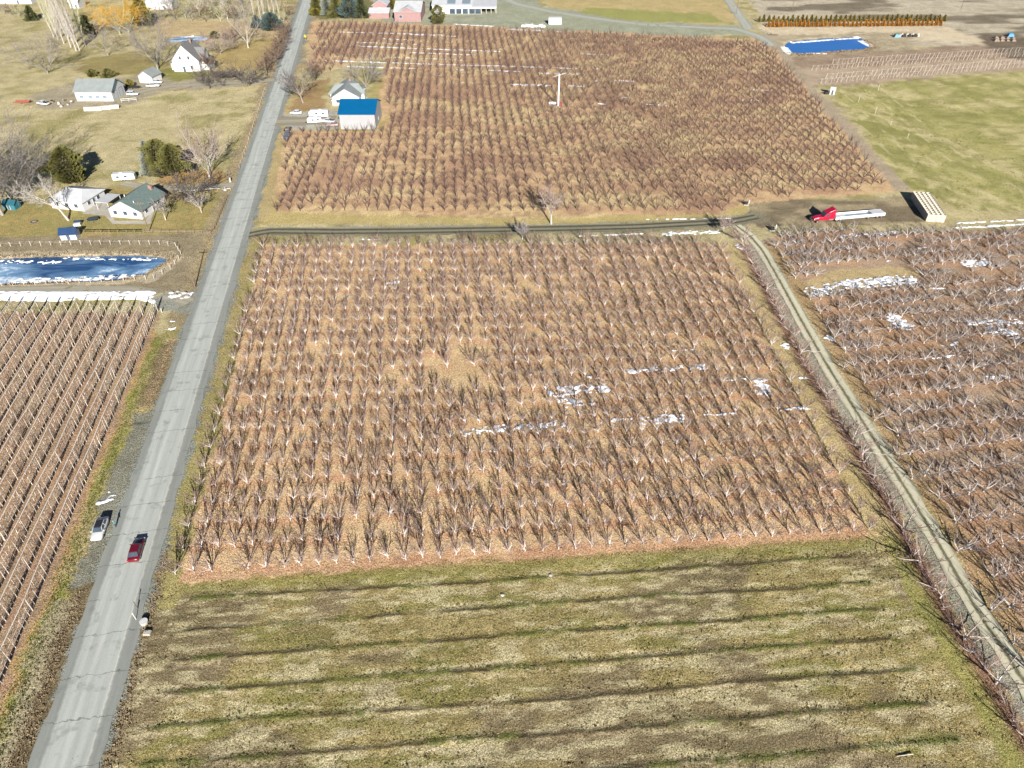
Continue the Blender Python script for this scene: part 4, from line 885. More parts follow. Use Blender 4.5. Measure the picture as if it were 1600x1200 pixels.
def gable(name, label, cx, cy, L, D, eave, ridge, rz, wall, roof, axis='x', over=.5, cat='building', group=None, hip=0.0, front_trim=None):
    "ridge along local x (axis x) or local y; origin in the middle of the footprint"
    e = thing(name, label, cat, (cx, cy, 0), rz, group)
    sw = axis == 'y'
    a, b_ = (D, L) if sw else (L, D)                    # a along the ridge, b_ across
    def T(p): return (p[1], p[0], p[2]) if sw else p
    w = MB(); h = a / 2
    pts = [(-h, -b_ / 2), (h, -b_ / 2), (h, b_ / 2), (-h, b_ / 2)]
    for i in range(4):
        p, q = pts[i], pts[(i + 1) % 4]
        if i in (1, 3) and not hip: w.face([T((p[0], p[1], -.3)), T((q[0], q[1], -.3)), T((q[0], q[1], eave)), T((p[0], 0, ridge)), T((p[0], p[1], eave))])
        else: w.face([T((p[0], p[1], -.3)), T((q[0], q[1], -.3)), T((q[0], q[1], eave)), T((p[0], p[1], eave))])
    w.build('wall', wall, e)
    m = MB(); sl = (ridge - eave) / (b_ / 2); ez = eave - over * sl; H = h + over; B = b_ / 2 + over; th = .18; rh = h + over - hip
    for s in (-1, 1):
        q = [(-H, s * B, ez), (H, s * B, ez), (rh, 0, ridge), (-rh, 0, ridge)]
        lo = [T((p[0], p[1], p[2] + .03)) for p in q]; hi = [T((p[0], p[1], p[2] + .03 + th)) for p in q]
        m.loft([lo, hi])
    if hip:
        for s in (-1, 1):
            q = [(s * H, -B, ez), (s * H, B, ez), (s * rh, 0, ridge)]; m.loft([[T((p[0], p[1], p[2] + .03)) for p in q], [T((p[0], p[1], p[2] + .03 + th)) for p in q]])
    r = m.build('roof', roof, e)
    if front_trim and not hip:
        tm = MB()
        for s in (-1, 1): tm.loft([[T((H + .02, s * B, ez - .12)), T((H + .02, 0, ridge - .12)), T((H + .02, 0, ridge + .26)), T((H + .02, s * B, ez + .26))], [T((H + .12, s * B, ez - .12)), T((H + .12, 0, ridge - .12)), T((H + .12, 0, ridge + .26)), T((H + .12, s * B, ez + .26))]])
        tm.build('roof_trim', front_trim, e)
    return e, r
def opening(e, kind, side, pos, z, w, h, D, L, mat=None, frame=TRIM):
    "a window or door on a wall: side f (front, -y), b, l (-x), r (+x)"
    fr = MB(); pn = MB(); t = .06
    def put(mb, u0, u1, z0, z1, d0, d1):
        if side == 'f': mb.box(u0, -D / 2 - d1, z0, u1, -D / 2 - d0, z1)
        elif side == 'b': mb.box(u0, D / 2 + d0, z0, u1, D / 2 + d1, z1)
        elif side == 'r': mb.box(L / 2 + d0, u0, z0, L / 2 + d1, u1, z1)
        else: mb.box(-L / 2 - d1, u0, z0, -L / 2 - d0, u1, z1)
    put(pn, pos - w / 2, pos + w / 2, z, z + h, -.02, .03)
    for a in ((pos - w / 2 - .1, pos - w / 2, z - .1, z + h + .1), (pos + w / 2, pos + w / 2 + .1, z - .1, z + h + .1), (pos - w / 2, pos + w / 2, z + h, z + h + .1), (pos - w / 2, pos + w / 2, z - .1, z)): put(fr, *a, -.02, t)
    if kind == 'window':
        o = fr.build('window', frame, e); pn.build('pane', mat or DARKGL, o)
    else:
        o = pn.build(kind, mat or DOORD, e); fr.build('door_frame', frame, o)
    return o
def rect(px0, px1, py): (x0, y), (x1, _) = G(px0, py), G(px1, py); return (x0 + x1) / 2, y, x1 - x0
# white shop
cx, fy, L = rect(121, 178, 158); D = 11.5
e, r = gable('workshop', 'long white shop building with grey-green metal roof and gable doors', cx, fy + D / 2, L, D, 3.9, 7.2, 0, WALLW, ROOFG, front_trim=TEALTR)
for p in (-5.2, -1.6, 1.4, 4.4): opening(e, 'window', 'f', p, 1.2, 1.7, 1.1, D, L, SKYL)
for p in (-2.6, 2.4): opening(e, 'garage_door', 'r', p, 0, 3.0, 3.2, D, L, WALLW, TEALTR)
cx, fy, L = rect(220, 243, 130); D = 7
e, r = gable('garage', 'small white garage with grey-green roof below the large bare tree', cx, fy + D / 2, L, D, 2.9, 5.0, R(-12), WALLW, ROOFG, 'y')
opening(e, 'garage_door', 'r', 0, 0, 2.6, 2.3, D, L, TRIM)
# farmhouse: steep cross gables
cx, fy, L = rect(273, 314, 112); D = 13
e, r = gable('farmhouse', 'white two-storey farmhouse with steep grey shingle gables', cx, fy + D / 2, L, D, 5.0, 11.4, 0, WALLW, ROOFS, 'y', .5)
for p, z in ((-2.0, 5.3), (1.9, 5.3), (2.4, 1.2)): opening(e, 'window', 'f', p, z, .9, 1.4, D, L)
opening(e, 'door', 'f', -1.2, 0, 1.1, 2.2, D, L)
for s, nm in ((-1, 'side_wing'), (1, 'porch_wing')):
    w = MB(); x0, x1 = (L / 2, L / 2 + 3.4) if s > 0 else (-L / 2 - 2.2, -L / 2)
    w.box(x0, -3.5, -.3, x1, 4.5, 2.8); o = w.build(nm, WALLW, e)
    q = [(x0 if s > 0 else x1, -4, 4.4), (x1 + .4 if s > 0 else x0 - .4, -4, 2.75), (x1 + .4 if s > 0 else x0 - .4, 5, 2.75), (x0 if s > 0 else x1, 5, 4.4)]
    m = MB(); m.loft([q, [(p[0], p[1], p[2] + .16) for p in q]]); m.build('wing_roof', ROOFS, o)
m = MB()
for s in (-1, 1):
    q = [(0, s * 3.4 + 1, 5.2), (L / 2 + 1.6, s * 3.4 + 1, 5.2), (L / 2 + 1.6, 1, 8.8), (0, 1, 8.8)]; m.loft([q, [(p[0], p[1], p[2] + .16) for p in q]])
m.build('cross_gable_roof', ROOFS, e)
m = MB(); m.face([(L / 2 + 1.1, -2.2, 0), (L / 2 + 1.1, 4.2, 0), (L / 2 + 1.1, 4.2, 5.3), (L / 2 + 1.1, 1, 8.7), (L / 2 + 1.1, -2.2, 5.3)]); m.box(L / 2 - .1, -2.2, 0, L / 2 + 1.05, 4.2, 5.2); m.build('cross_gable_wall', WALLW, e)
m = MB(); m.cbox((1, 2.5, 11.2), (.8, .8, 1.9)); m.build('chimney', BRICK, r)
# houses by the front lawn
cx, fy, L = rect(85, 143, 328); D = 10
e, r = gable('house', 'white house with white hipped metal roof behind the white bare tree', cx - .3, fy + D / 2, 11.0, D, 2.7, 4.6, R(-12), WALLW, ROOFW, 'x', .45, hip=3.2)
for p in (-3.4, 0, 3.2): opening(e, 'window', 'f', p, 1.0, 1.2, 1.1, D, 11.0)
for p in (-2.2, 2.0): opening(e, 'window', 'r', p, 1.0, 1.2, 1.1, D, 11.0)
opening(e, 'door', 'r', 0, 0, 1.0, 2.1, D, 11.0)
cx, fy, L = rect(177, 231, 341); D = 12.5; L = 10.2
e, r = gable('house', 'white house with teal-green shingle roof beside the utility pole', cx, fy + D / 2, L, D, 2.7, 5.4, R(-10), WALLW, ROOFT, 'y', .6)
for p in (-3.2, 0, 3.2): opening(e, 'window', 'f', p, 1.0, 1.2, 1.1, D, L)
for p in (-3.5, 3.0): opening(e, 'window', 'r', p, 1.0, 1.3, 1.1, D, L)
opening(e, 'door', 'r', 0, 0, 1.0, 2.1, D, L)
m = MB(); m.cbox((2.2, 5.0, 4.9), (1.0, .8, 1.6)); m.build('chimney', BRICK, r)
for p in ((-2.2, -1.5, 4.5), (2.6, -4.5, 4.2)): m = MB(); m.tube([(p[0], p[1], p[2] - .5), (p[0], p[1], p[2] + .6)], .14, 6); m.build('vent_pipe', TRIM, r)
x, y = G(172, 322); e = thing('carport', 'flat pale carport roof joined to the house with the green roof', 'carport', (x, y, 0), R(-10))
m = MB(); m.box(-2.2, -3.0, 2.35, 2.0, 3.4, 2.5); m.build('roof', ROOFW, e)
for a in (-2.0, 1.8):
    for b2 in (-2.8, 3.2): m = MB(); m.tube([(a, b2, -.2), (a, b2, 2.36)], .07, 5); m.build('post', TRIM, e)
m = MB(); P = px_poly((128, 331), (150, 318), (170, 312), (176, 330), (182, 344), (232, 344), (250, 305), (246, 300), (250, 303), (236, 349), (176, 349), (165, 336), (140, 338)); 
m.face([(p[0], p[1], .035) for p in px_poly((128, 334), (146, 318), (168, 314), (172, 334), (180, 345), (228, 345), (247, 303), (250, 304), (234, 350), (176, 350), (164, 337))]); tag(m.build('patio', CONC), 'pale concrete path and patio round the house with the green roof', None, None, 'structure')
# blue roofed barn and the house behind it
cx, fy, L = rect(533, 587.5, 202); D = 15.5
e, r = gable('barn', 'large white metal barn with bright blue roof', cx, fy + D / 2, L, D, 5.7, 8.7, 0, M('white_metal_wall', (.26, .26, .265), (.24, .24, .245), .4, .6), ROOFB, 'x', .5)
opening(e, 'garage_door', 'l', -2.5, 0, 4.0, 4.0, D, L, TRIM); opening(e, 'door', 'l', 3.5, 0, 1.0, 2.1, D, L); opening(e, 'window', 'r', 0, 1.2, 1.2, 1.0, D, L)
cx, fy, L = rect(518, 562, 163); D = 15
e, r = gable('house', 'white house with pale grey-green roof behind the blue roofed barn', cx, fy + D / 2 - 1, L - .5, D, 3.2, 6.4, R(4), WALLW, ROOFG, 'y', .6)
opening(e, 'window', 'f', -2.8, 1.0, 2.2, 1.2, D, L - .5); opening(e, 'door', 'f', 2, 0, 1.0, 2.1, D, L - .5)
m = MB()
for s in (-1, 1):
    q = [(-L / 2 - 1.8, s * 4 + 1.5, 3.0), (L / 2 + 1.8, s * 4 + 1.5, 3.0), (L / 2 - 1, 1.5, 5.9), (-L / 2 + 1, 1.5, 5.9)]; m.loft([q, [(p[0], p[1], p[2] + .16) for p in q]])
m.build('cross_roof', ROOFG, e); m = MB(); m.box(-L / 2 - 1.2, -1.8, -.3, L / 2 + 1.2, 4.8, 3.0); m.build('side_wing', WALLW, e)
m = MB(); m.cbox((1.0, 5, 6.6), (.7, .7, 1.0)); m.build('chimney', BRICK, r)
# pink houses and white barns along the top
cx, fy, L = rect(577, 608, 29); D = 12
e, r = gable('house', 'small pink house with white roof and lower front wing', cx, fy + D / 2 + 6, L * .72, D, 6.0, 8.5, 0, PINK, ROOFW, 'y'); opening(e, 'window', 'f', 0, 3.4, 1.4, 1.4, D, L * .72)
m = MB(); m.box(-L / 2, -D / 2 - 6, -.3, L / 2, -D / 2 - .02, 3.0); w = m.build('front_wing', PINK, e)
m = MB(); q = [(-L / 2 - .4, -D / 2 - 6.5, 2.9), (L / 2 + .4, -D / 2 - 6.5, 2.9), (L / 2 + .4, -D / 2 - .03, 4.6), (-L / 2 - .4, -D / 2 - .03, 4.6)]; m.loft([q, [(p[0], p[1], p[2] + .16) for p in q]]); m.build('wing_roof', ROOFW, w)
cx, fy, L = rect(617, 658, 34); D = 26
e, r = gable('packing_shed', 'pink shed with wide white roof and small front gable', cx, fy + D / 2, L, D, 5.2, 8.5, 0, PINK, ROOFW, 'x'); opening(e, 'window', 'f', -4, 2, 1.6, 1.4, D, L)
m = MB(); m.face([(-5.5, -D / 2 - .6, 5.3), (5.5, -D / 2 - .6, 5.3), (0, -D / 2 - .6, 7.3)])
for s in (-1, 1):
    q = [(s * 6.2, -D / 2 - .9, 5.1), (0, -D / 2 - .9, 7.5), (0, -D / 2 + 8, 7.5), (s * 6.2, -D / 2 + 8, 5.1)]; m.loft([q, [(p[0], p[1], p[2] + .14) for p in q]], 1)
m.build('front_gable', [PINK, ROOFW], e)
cx, fy, L = rect(676, 737, 22); D = 34
e, r = gable('barn', 'long white barn with pale skylights and open front bays', cx, fy + D / 2, L, D, 4.6, 8.0, 0, WALLW, ROOFW, 'x')
for i in range(5): opening(e, 'bay_shade', 'f', -L / 2 + 12 + i * 3.9, .1, 3.2, 2.8, D, L, DARKGL)  # flat dark panels on the wall stand in for the shade inside open bays
for p in (-3, 6):
    m = MB(); q = [(p, -D / 2 + 2, 5.24), (p + 5, -D / 2 + 2, 5.24), (p + 5, -D / 2 + 14, 7.64), (p, -D / 2 + 14, 7.64)]; m.face(q); m.build('skylight', SKYL, r)
cx, fy, L = rect(737, 775, 21); D = 16
e = thing('lean_to', 'white lean-to with dark open bays joined to the long barn', 'shed', (cx, fy + D / 2, 0))
m = MB(); m.box(-L / 2, D / 2 - .3, -.3, L / 2, D / 2, 4.6); m.build('wall', WALLW, e)
m = MB(); q = [(-L / 2 - .5, -D / 2 - .6, 3.5), (L / 2 + .5, -D / 2 - .6, 3.5), (L / 2 + .5, D / 2, 4.8), (-L / 2 - .5, D / 2, 4.8)]; m.loft([q, [(p[0], p[1], p[2] + .2) for p in q]]); m.build('roof', ROOFW, e)
m = MB(); m.box(-L / 2, -D / 2 - .3, 2.7, L / 2, -D / 2 - .1, 3.45); m.build('fascia', WALLW, e)
for i in range(6): m = MB(); xx = -L / 2 + i * L / 5; m.box(xx - .15, -D / 2, -.3, xx + .15, -D / 2 + .3, 3.5); m.build('post', POSTM, e)
for (p0, p1, py, dep, hh, lb) in ((-20, 50, 6, 14, 4.5, 'low white building at the far end of the pasture'), (110, 124, 13, 9, 5.5, 'small white shed beside the poplars'), (230, 270, 15, 12, 5.0, 'white building beyond the golden willow')):
    cx, fy, L = rect(p0, p1, py); e, r = gable('outbuilding', lb, cx, fy + dep / 2, L, dep, hh * .7, hh * 1.2, 0, WALLW, ROOFW, 'x'); opening(e, 'door', 'f', L * .2, 0, 1.2, 2.1, dep, L)
# playhouse, navy shed, trampoline, fire pit
x, y = G(108, 374); e, r = gable('garden_shed', 'small navy blue roofed shed at the pond fence', x, y + 1.2, 4.2, 3.0, 1.7, 2.9, R(8), M('pale_blue_wall', (.45, .5, .55), None, 1, .7), NAVY, 'x', .3); opening(e, 'door', 'f', 0, 0, .9, 1.5, 3.0, 4.2)
x, y = G(17, 327); e, r = gable('playhouse', 'dark teal playhouse under the huge bare trees', x, y + 1, 4.0, 2.6, 1.6, 2.5, R(-8), TEALTR, M('teal_roof', (.02, .09, .12), None, 1, .6), 'x', .25); opening(e, 'door', 'f', 0, 0, .8, 1.4, 2.6, 4.0)
x, y = G(146, 345); e = thing('trampoline', 'round blue trampoline on the lawn by the houses', 'trampoline', (x, y))
m = MB(); cs = [(math.cos(a), math.sin(a)) for a in np.linspace(0, 2 * math.pi, 21)[:-1]]; m.tube([(1.7 * c, 1.7 * s, .75) for c, s in cs] + [(1.7, 0, .75)], .09, 5); m.build('rim', M('blue_pad', (.05, .14, .25), None, 1, .6), e)
m = MB(); m.face([(1.62 * c, 1.62 * s, .74) for c, s in cs]); m.build('mat', M('black_mesh', (.04, .06, .07), None, 1, .8), e)
for c, s in cs[::4]: m = MB(); m.tube([(1.7 * c, 1.7 * s, -.1), (1.7 * c, 1.7 * s, .7)], .05, 5); m.build('leg', GREYB, e)
x, y = G(53, 347); e = thing('fire_pit', 'small ring of stones with pale ash on the lawn', 'fire pit', (x, y))
for c, s in cs[::2]: m = MB(); m.cbox((.85 * c, .85 * s, .12), (.34, .34, .3)); m.build('stone', DARKB, e)
m = MB(); m.face([(.7 * c, .7 * s, .06) for c, s in cs]); m.build('ash', CONC, e)
x, y = G(122, 352); e = thing('hot_tub', 'white square tub with folded blue cover on the lawn', 'tub', (x, y), R(15)); m = MB(); m.box(-.9, -.9, -.1, .9, .9, .85); m.build('tub', TRIM, e); m = MB(); m.box(-.95, 0, .86, .95, .95, 1.0); m.box(-.95, .3, 1.0, .95, .95, 1.15); m.build('cover', NAVY, e)
# ------------------------------------------------------------------ vehicles (front towards local +y)
RUB = M('tyre_rubber', (.02, .02, .02), None, 1, .8); RIM = M('alloy_rim', (.5, .5, .52), None, 1, .3, metal=.8); LAMPW = M('headlight_glass', (.75, .75, .72), None, 1, .2); LAMPR = M('tail_light', (.45, .01, .015), None, 1, .25); BLKP = M('black_plastic', (.02, .02, .022), None, 1, .5); CHRM = M('steel', (.5, .5, .5), None, 1, .3, metal=.9)
def paintm(n, c): return M(n, c, tuple(q * .95 for q in c), .3, .3, spec=.5, coat=.6)
P_WHITE = paintm('white_car_paint', (.50, .50, .50)); P_RED = paintm('dark_red_car_paint', (.10, .004, .011)); P_BLUE = paintm('blue_car_paint', (.06, .10, .16)); P_BLACK = paintm('black_paint', (.02, .02, .024)); P_CRED = paintm('crimson_truck_paint', (.33, .004, .028)); P_TAN = paintm('faded_pink_paint', (.3, .2, .18))
_wheel = {}
def wheel_parts(r, w):
    if (r, w) not in _wheel:
        t = MB(); n = 18
        prof = [(-w / 2, r * .62), (-w / 2, r * .92), (-w * .35, r), (w * .35, r), (w / 2, r * .92), (w / 2, r * .62)]
        t.loft([[(x, math.cos(6.2832 * k / n) * q, math.sin(6.2832 * k / n) * q) for k in range(n)] for x, q in prof], cap=False)
        h = MB(); h.loft([[(x, math.cos(6.2832 * k / n) * r * .63, math.sin(6.2832 * k / n) * r * .63) for k in range(n)] for x in (-w * .42, w * .42)])
        _wheel[(r, w)] = (t.mesh('tyre', RUB), h.mesh('rim', RIM))
    return _wheel[(r, w)]
def wheel(e, x, y, r=.33, w=.23):
    t, h = wheel_parts(r, w); o = link('wheel', t, e); o.location = (x, y, r); link('rim', h, o); return o
def section(y, hw, z0, z1, tuck=.12):
    return [(-hw + tuck * .5, y, z0), (hw - tuck * .5, y, z0), (hw, y, z0 + (z1 - z0) * .3), (hw, y, z0 + (z1 - z0) * .7), (hw - tuck, y, z1), (-hw + tuck, y, z1), (-hw, y, z0 + (z1 - z0) * .7), (-hw, y, z0 + (z1 - z0) * .3)]
def car(px, py, rz, label, kind='sedan', paint=P_WHITE, roof=None, name='car', group=None, cat='car', loc=None):
    x, y = loc or G(px, py); e = thing(name, label, cat, (x, y), rz, group); e.location.z += .05
    if kind == 'sedan': L, W, belt, H = 4.75, 1.84, .93, 1.45; gh = [(1.05, .40, -1.15, -1.85)]; body = [(-2.37, .70, .45, .80), (-2.25, .84, .30, .98), (-1.6, .92, .24, .99), (-.3, .92, .22, .95), (.9, .92, .22, .93), (1.7, .90, .24, .84), (2.15, .84, .28, .74), (2.37, .68, .42, .64)]
    elif kind == 'suv': L, W, belt, H = 4.8, 1.9, 1.08, 1.75; gh = [(1.0, .45, -2.0, -2.3)]; body = [(-2.4, .78, .5, 1.05), (-2.32, .92, .35, 1.14), (-1.2, .95, .3, 1.12), (.9, .95, .3, 1.08), (1.8, .93, .32, 1.0), (2.25, .87, .36, .9), (2.4, .75, .5, .78)]
    else: L, W, belt, H = 5.6, 1.95, 1.10, 1.82; gh = [(1.05, .55, -.75, -1.0)]; body = [(-2.8, .9, .6, 1.08), (-2.75, .97, .45, 1.12), (-.9, .98, .42, 1.12), (1.0, .98, .42, 1.10), (2.2, .95, .42, 1.04), (2.65, .9, .46, .95), (2.8, .8, .58, .85)]
    b = MB(); b.loft([section(*s) for s in body]); b.build('body', paint, e, True)
    y0, y1, y2, y3 = gh[0]; w0, w1 = W / 2 - .1, W / 2 - .30
    base = [(-w0, y3, belt - .03), (w0, y3, belt - .03), (w0, y0, belt - .06), (-w0, y0, belt - .06)]; top = [(-w1, y2, H), (w1, y2, H), (w1, y1, H), (-w1, y1, H)]
    m = MB(); m.loft([base, top]); m.build('cabin', BLKP, e)
    m = MB(); m.loft([[(-w1 - .05, y2 - .08, H - .02), (w1 + .05, y2 - .08, H - .02), (w1 + .05, y1 + .06, H - .02), (-w1 - .05, y1 + .06, H - .02)], [(-w1 + .1, y2 + .02, H + .05), (w1 - .1, y2 + .02, H + .05), (w1 - .1, y1 - .04, H + .05), (-w1 + .1, y1 - .04, H + .05)]]); m.build('roof', roof or paint, e)
    def lerp(a, c, t): return tuple(a[i] + (c[i] - a[i]) * t for i in range(3))
    def pane(nm, a, bb, c, d, out):
        q = [lerp(a, c, .08), lerp(bb, d, .08), lerp(bb, d, .9), lerp(a, c, .9)]; q = [tuple(p[i] + out[i] for i in range(3)) for p in q]
        mb = MB(); mb.face(q); mb.face([tuple(p[i] - out[i] * .5 for i in range(3)) for p in reversed(q)]); mb.build(nm, DARKGL, e)
    pane('windscreen', base[3], base[2], top[3], top[2], (0, .02, .02)); pane('rear_window', base[0], base[1], top[0], top[1], (0, -.02, .02))
    for s in (0, 1):
        ia, ib = (0, 3) if s == 0 else (1, 2); sx = -.02 if s == 0 else .02
        bm_ = lerp(base[ia], base[ib], .5); tm_ = lerp(top[ia], top[ib], .48)
        pane('side_window', lerp(base[ia], base[ib], .1), lerp(base[ia], base[ib], .47), lerp(top[ia], top[ib], .08), lerp(top[ia], top[ib], .46), (sx, 0, .01)); pane('side_window', lerp(base[ia], base[ib], .53), lerp(base[ia], base[ib], .92), lerp(top[ia], top[ib], .52), lerp(top[ia], top[ib], .94), (sx, 0, .01))
    # pillars and roof rails in body colour
    for ia, ib in ((0, 3), (1, 2)):
        mb = MB()
        for t in (0.0, .5, 1.0): mb.tube([lerp(base[ia], base[ib], t), lerp(top[ia], top[ib], t)], .05, 4)
        mb.tube([top[ia], top[ib]], .05, 4); mb.build('pillar', paint, e)
    r = .33 if kind == 'sedan' else .37
    for sx in (-1, 1):
        for yy in (L * .30, -L * .29): wheel(e, sx * (W / 2 - .12), yy, r)
        f = body[-2]; k = body[1]
        m = MB(); m.cbox((sx * (f[1] - .17), f[0] + .06, f[2] + (f[3] - f[2]) * .75), (.3, .16, .12)); m.build('headlight', LAMPW, e)
        m = MB(); m.cbox((sx * (k[1] - .17), k[0] - .05, k[2] + (k[3] - k[2]) * .75), (.32, .14, .14)); m.build('tail_light', LAMPR, e)
        m = MB(); m.cbox((sx * (W / 2 + .06), y0 - .25, belt + .06), (.2, .12, .13)); m.build('mirror', paint, e)
    if kind == 'pickup':
        m = MB(); m.box(-.8, -2.65, 1.125, .8, -1.05, 1.14); m.build('bed_liner', BLKP, e)
    return e
rd = math.atan2(-RD_D[0], RD_D[1])
car(158, 830, rd + math.pi, 'white sedan with black glass roof parked on the gravel verge', 'sedan', P_WHITE, P_BLACK)
car(215, 862, rd, 'dark red sedan driving along the paved road', 'sedan', P_RED)
car(208, 149, R(-90), 'white off-roader parked by the white shop doors', 'suv', P_WHITE)
car(240, 136, R(-85), 'white pickup parked on the driveway below the small garage', 'pickup', P_WHITE, name='pickup_truck', cat='pickup')
car(246, 130, R(-95), 'white sedan parked behind the white pickup', 'sedan', P_WHITE)
car(463, 178, R(90), 'white sedan parked at the entrance of the barn yard', 'sedan', P_WHITE)
car(449, 215, R(180), 'pale blue pickup parked beside the road below a black trailer', 'pickup', P_BLUE, name='pickup_truck', cat='pickup')
car(520, 197, R(95), 'faded pink old car beside the blue roofed barn', 'sedan', P_TAN)
car(513, 192, R(80), 'white pickup among the parked vehicles beside the barn', 'pickup', P_WHITE, name='pickup_truck', cat='pickup')
car(68, 164, R(70), 'white utility pickup with a red trailer behind it', 'pickup', P_WHITE, name='pickup_truck', cat='pickup')
def camper(px, py, rz, L, W, H, label, paint=P_WHITE, name='camper_trailer', cat='camper', boat=False):
    x, y = G(px, py); e = thing(name, label, cat, (x, y), rz)
    b = MB(); z0 = .5
    def sec(yy, k, top): return [(-W / 2 * k, yy, z0), (W / 2 * k, yy, z0), (W / 2 * k, yy, top - .25), (W / 2 * k - .25, yy, top), (-W / 2 * k + .25, yy, top), (-W / 2 * k, yy, top - .25)]
    b.loft([sec(-L / 2, .94, H - .15), sec(-L / 2 + .2, 1, H), sec(L / 2 - .7, 1, H), sec(L / 2, .9, H - .5)]); b.build('body', paint, e)
    for sx in (-1, 1):
        for yy in (-L * .25, L * .1): m = MB(); m.cbox((sx * (W / 2 + .01), yy, H * .62), (.05, .9, .55)); m.build('window', DARKGL, e)
        for yy in (-.5, .45): wheel(e, sx * (W / 2 - .15), yy - L * .05, .34, .22)
    m = MB(); m.cbox((0, L / 2 - .28, H * .68), (W * .6, .6, .5)); m.build('front_window', DARKGL, e)
    m = MB(); m.cbox((0, -L * .1, H + .09), (.8, .9, .22)); m.build('roof_vent', TRIM, e)
    m = MB(); m.tube([(-.5, L / 2 - .2, .5), (0, L / 2 + 1.0, .45), (.5, L / 2 - .2, .5)], .06, 4); m.build('drawbar', BLKP, e)
camper(196, 281, R(-80), 6.8, 2.3, 2.5, 'white camper van parked behind the houses with dark rear windows')
camper(499, 183, R(95), 7.4, 2.4, 2.9, 'long white camper trailer parked in the barn yard')
camper(492, 192, R(100), 5.4, 2.2, 2.4, 'shorter white camper trailer with dark windows in the barn yard')
def utility_trailer(px, py, rz, L, W, label, paint, load=None):
    x, y = G(px, py); e = thing('utility_trailer', label, 'trailer', (x, y), rz)
    m = MB(); m.box(-W / 2, -L / 2, .45, W / 2, L / 2, .55); m.build('deck', paint, e)
    for s in (-1, 1): m = MB(); m.box(s * W / 2 - .04, -L / 2, .56, s * W / 2 + .04, L / 2, .95); m.build('side_rail', paint, e); wheel(e, s * (W / 2 + .12), -.2, .33, .2)
    m = MB(); m.box(-W / 2, L / 2 - .04, .56, W / 2, L / 2 + .04, .95); m.build('front_rail', paint, e)
    m = MB(); m.tube([(-.6, L / 2, .5), (0, L / 2 + 1.2, .45), (.6, L / 2, .5)], .05, 4); m.build('drawbar', BLKP, e)
    if load: m = MB(); m.box(-W * .35, -L * .35, .56, W * .35, L * .1, 1.15); m.box(-W * .2, L * .15, .56, W * .3, L * .4, .95); m.build('load', load, e)
utility_trailer(450, 204, 0, 3.6, 2.1, 'black open trailer parked beside the road', P_BLACK, GREYT)
utility_trailer(36, 161, R(-85), 6.0, 2.0, 'faded red flat trailer at the pasture edge', M('faded_red', (.24, .07, .05), None, 1, .7))
utility_trailer(208, 138, R(-88), 5.5, 2.0, 'low dark flat trailer beside the white shop', P_BLACK)
# semi truck with an empty drop-deck trailer
(ax, ay), (bx, by) = G(1276, 346), G(1378, 337); ang = math.atan2(by - ay, bx - ax)
e = thing('semi_truck', 'crimson semi tractor coupled to a long white open trailer', 'truck', (ax, ay), ang + math.pi / 2)   # front to local +y = towards (ax, ay)
LT = math.hypot(bx - ax, by - ay) + 1.5
m = MB(); m.loft([section(-1.5, 1.05, .8, 1.75), section(.2, 1.0, .8, 1.7), section(1.4, .85, .8, 1.45), section(1.6, .75, .85, 1.3)]); m.build('hood', P_CRED, e)
m = MB(); m.loft([section(-4.6, 1.22, .8, 3.0), section(-3.0, 1.24, .8, 3.2), section(-2.0, 1.22, .8, 2.9), section(-1.3, 1.1, .8, 1.9)]); m.build('cab', P_CRED, e)
m = MB(); m.loft([[(-1.15, -4.6, 2.9), (1.15, -4.6, 2.9), (1.15, -4.6, 3.9), (-1.15, -4.6, 3.9)], [(-1.05, -2.3, 2.85), (1.05, -2.3, 2.85), (1.0, -2.5, 3.05), (-1.0, -2.5, 3.05)]]); m.build('roof_fairing', P_CRED, e)
m = MB(); m.loft([[(-1.0, -1.36, 2.0), (1.0, -1.36, 2.0), (1.0, -1.30, 2.0), (-1.0, -1.30, 2.0)], [(-1.05, -1.95, 2.78), (1.05, -1.95, 2.78), (1.05, -1.88, 2.78), (-1.05, -1.88, 2.78)]]); m.build('windscreen', DARKGL, e)
for s in (-1, 1):
    m = MB(); m.cbox((s * 1.235, -2.4, 2.2), (.05, 1.0, .7)); m.build('side_window', DARKGL, e); m = MB(); m.tube([(s * 1.15, -4.75, .9), (s * 1.15, -4.75, 3.9)], .09, 6); m.build('exhaust_stack', CHRM, e)
    m = MB(); m.cbox((s * .78, 1.5, 1.15), (.3, .16, .25)); m.build('headlight', LAMPW, e); m = MB(); m.tube([(s * .95, -3.0, .85), (s * .95, -4.4, .85)], .3, 8); m.build('fuel_tank', CHRM, e)
    for yy in (.5, -5.6, -6.9): wheel(e, s * 1.05, yy, .5, .34)
m = MB(); m.cbox((0, 1.68, .75), (2.2, .2, .35)); m.build('bumper', CHRM, e); m = MB(); m.box(-.45, -7.8, .75, .45, -4.6, 1.0); m.build('chassis', BLKP, e)
t = thing('flatbed_trailer', 'long white open drop-deck trailer behind the crimson tractor', 'trailer', (ax, ay), ang + math.pi / 2); yb = 1.6 - LT
m = MB(); m.box(-1.28, -8.6, 1.05, 1.28, -4.95, 1.3); m.build('front_deck', P_WHITE, t); m = MB(); m.box(-1.28, yb, .75, 1.28, -8.62, .95); m.build('main_deck', M('shaded_trailer_floor', (.20, .25, .31), None, 1, .6), t)  # white main deck coloured blue-grey: shade between the rails is in the colour
for s in (-1, 1): m = MB(); m.box(s * 1.29 - .05, yb, .7, s * 1.29 + .05, -4.95, 1.62); m.build('side_rail', P_WHITE, t)
m = MB(); m.box(-1.23, yb + .1, .96, 1.23, yb + 4.2, 1.6); m.build('rear_deck', P_WHITE, t)
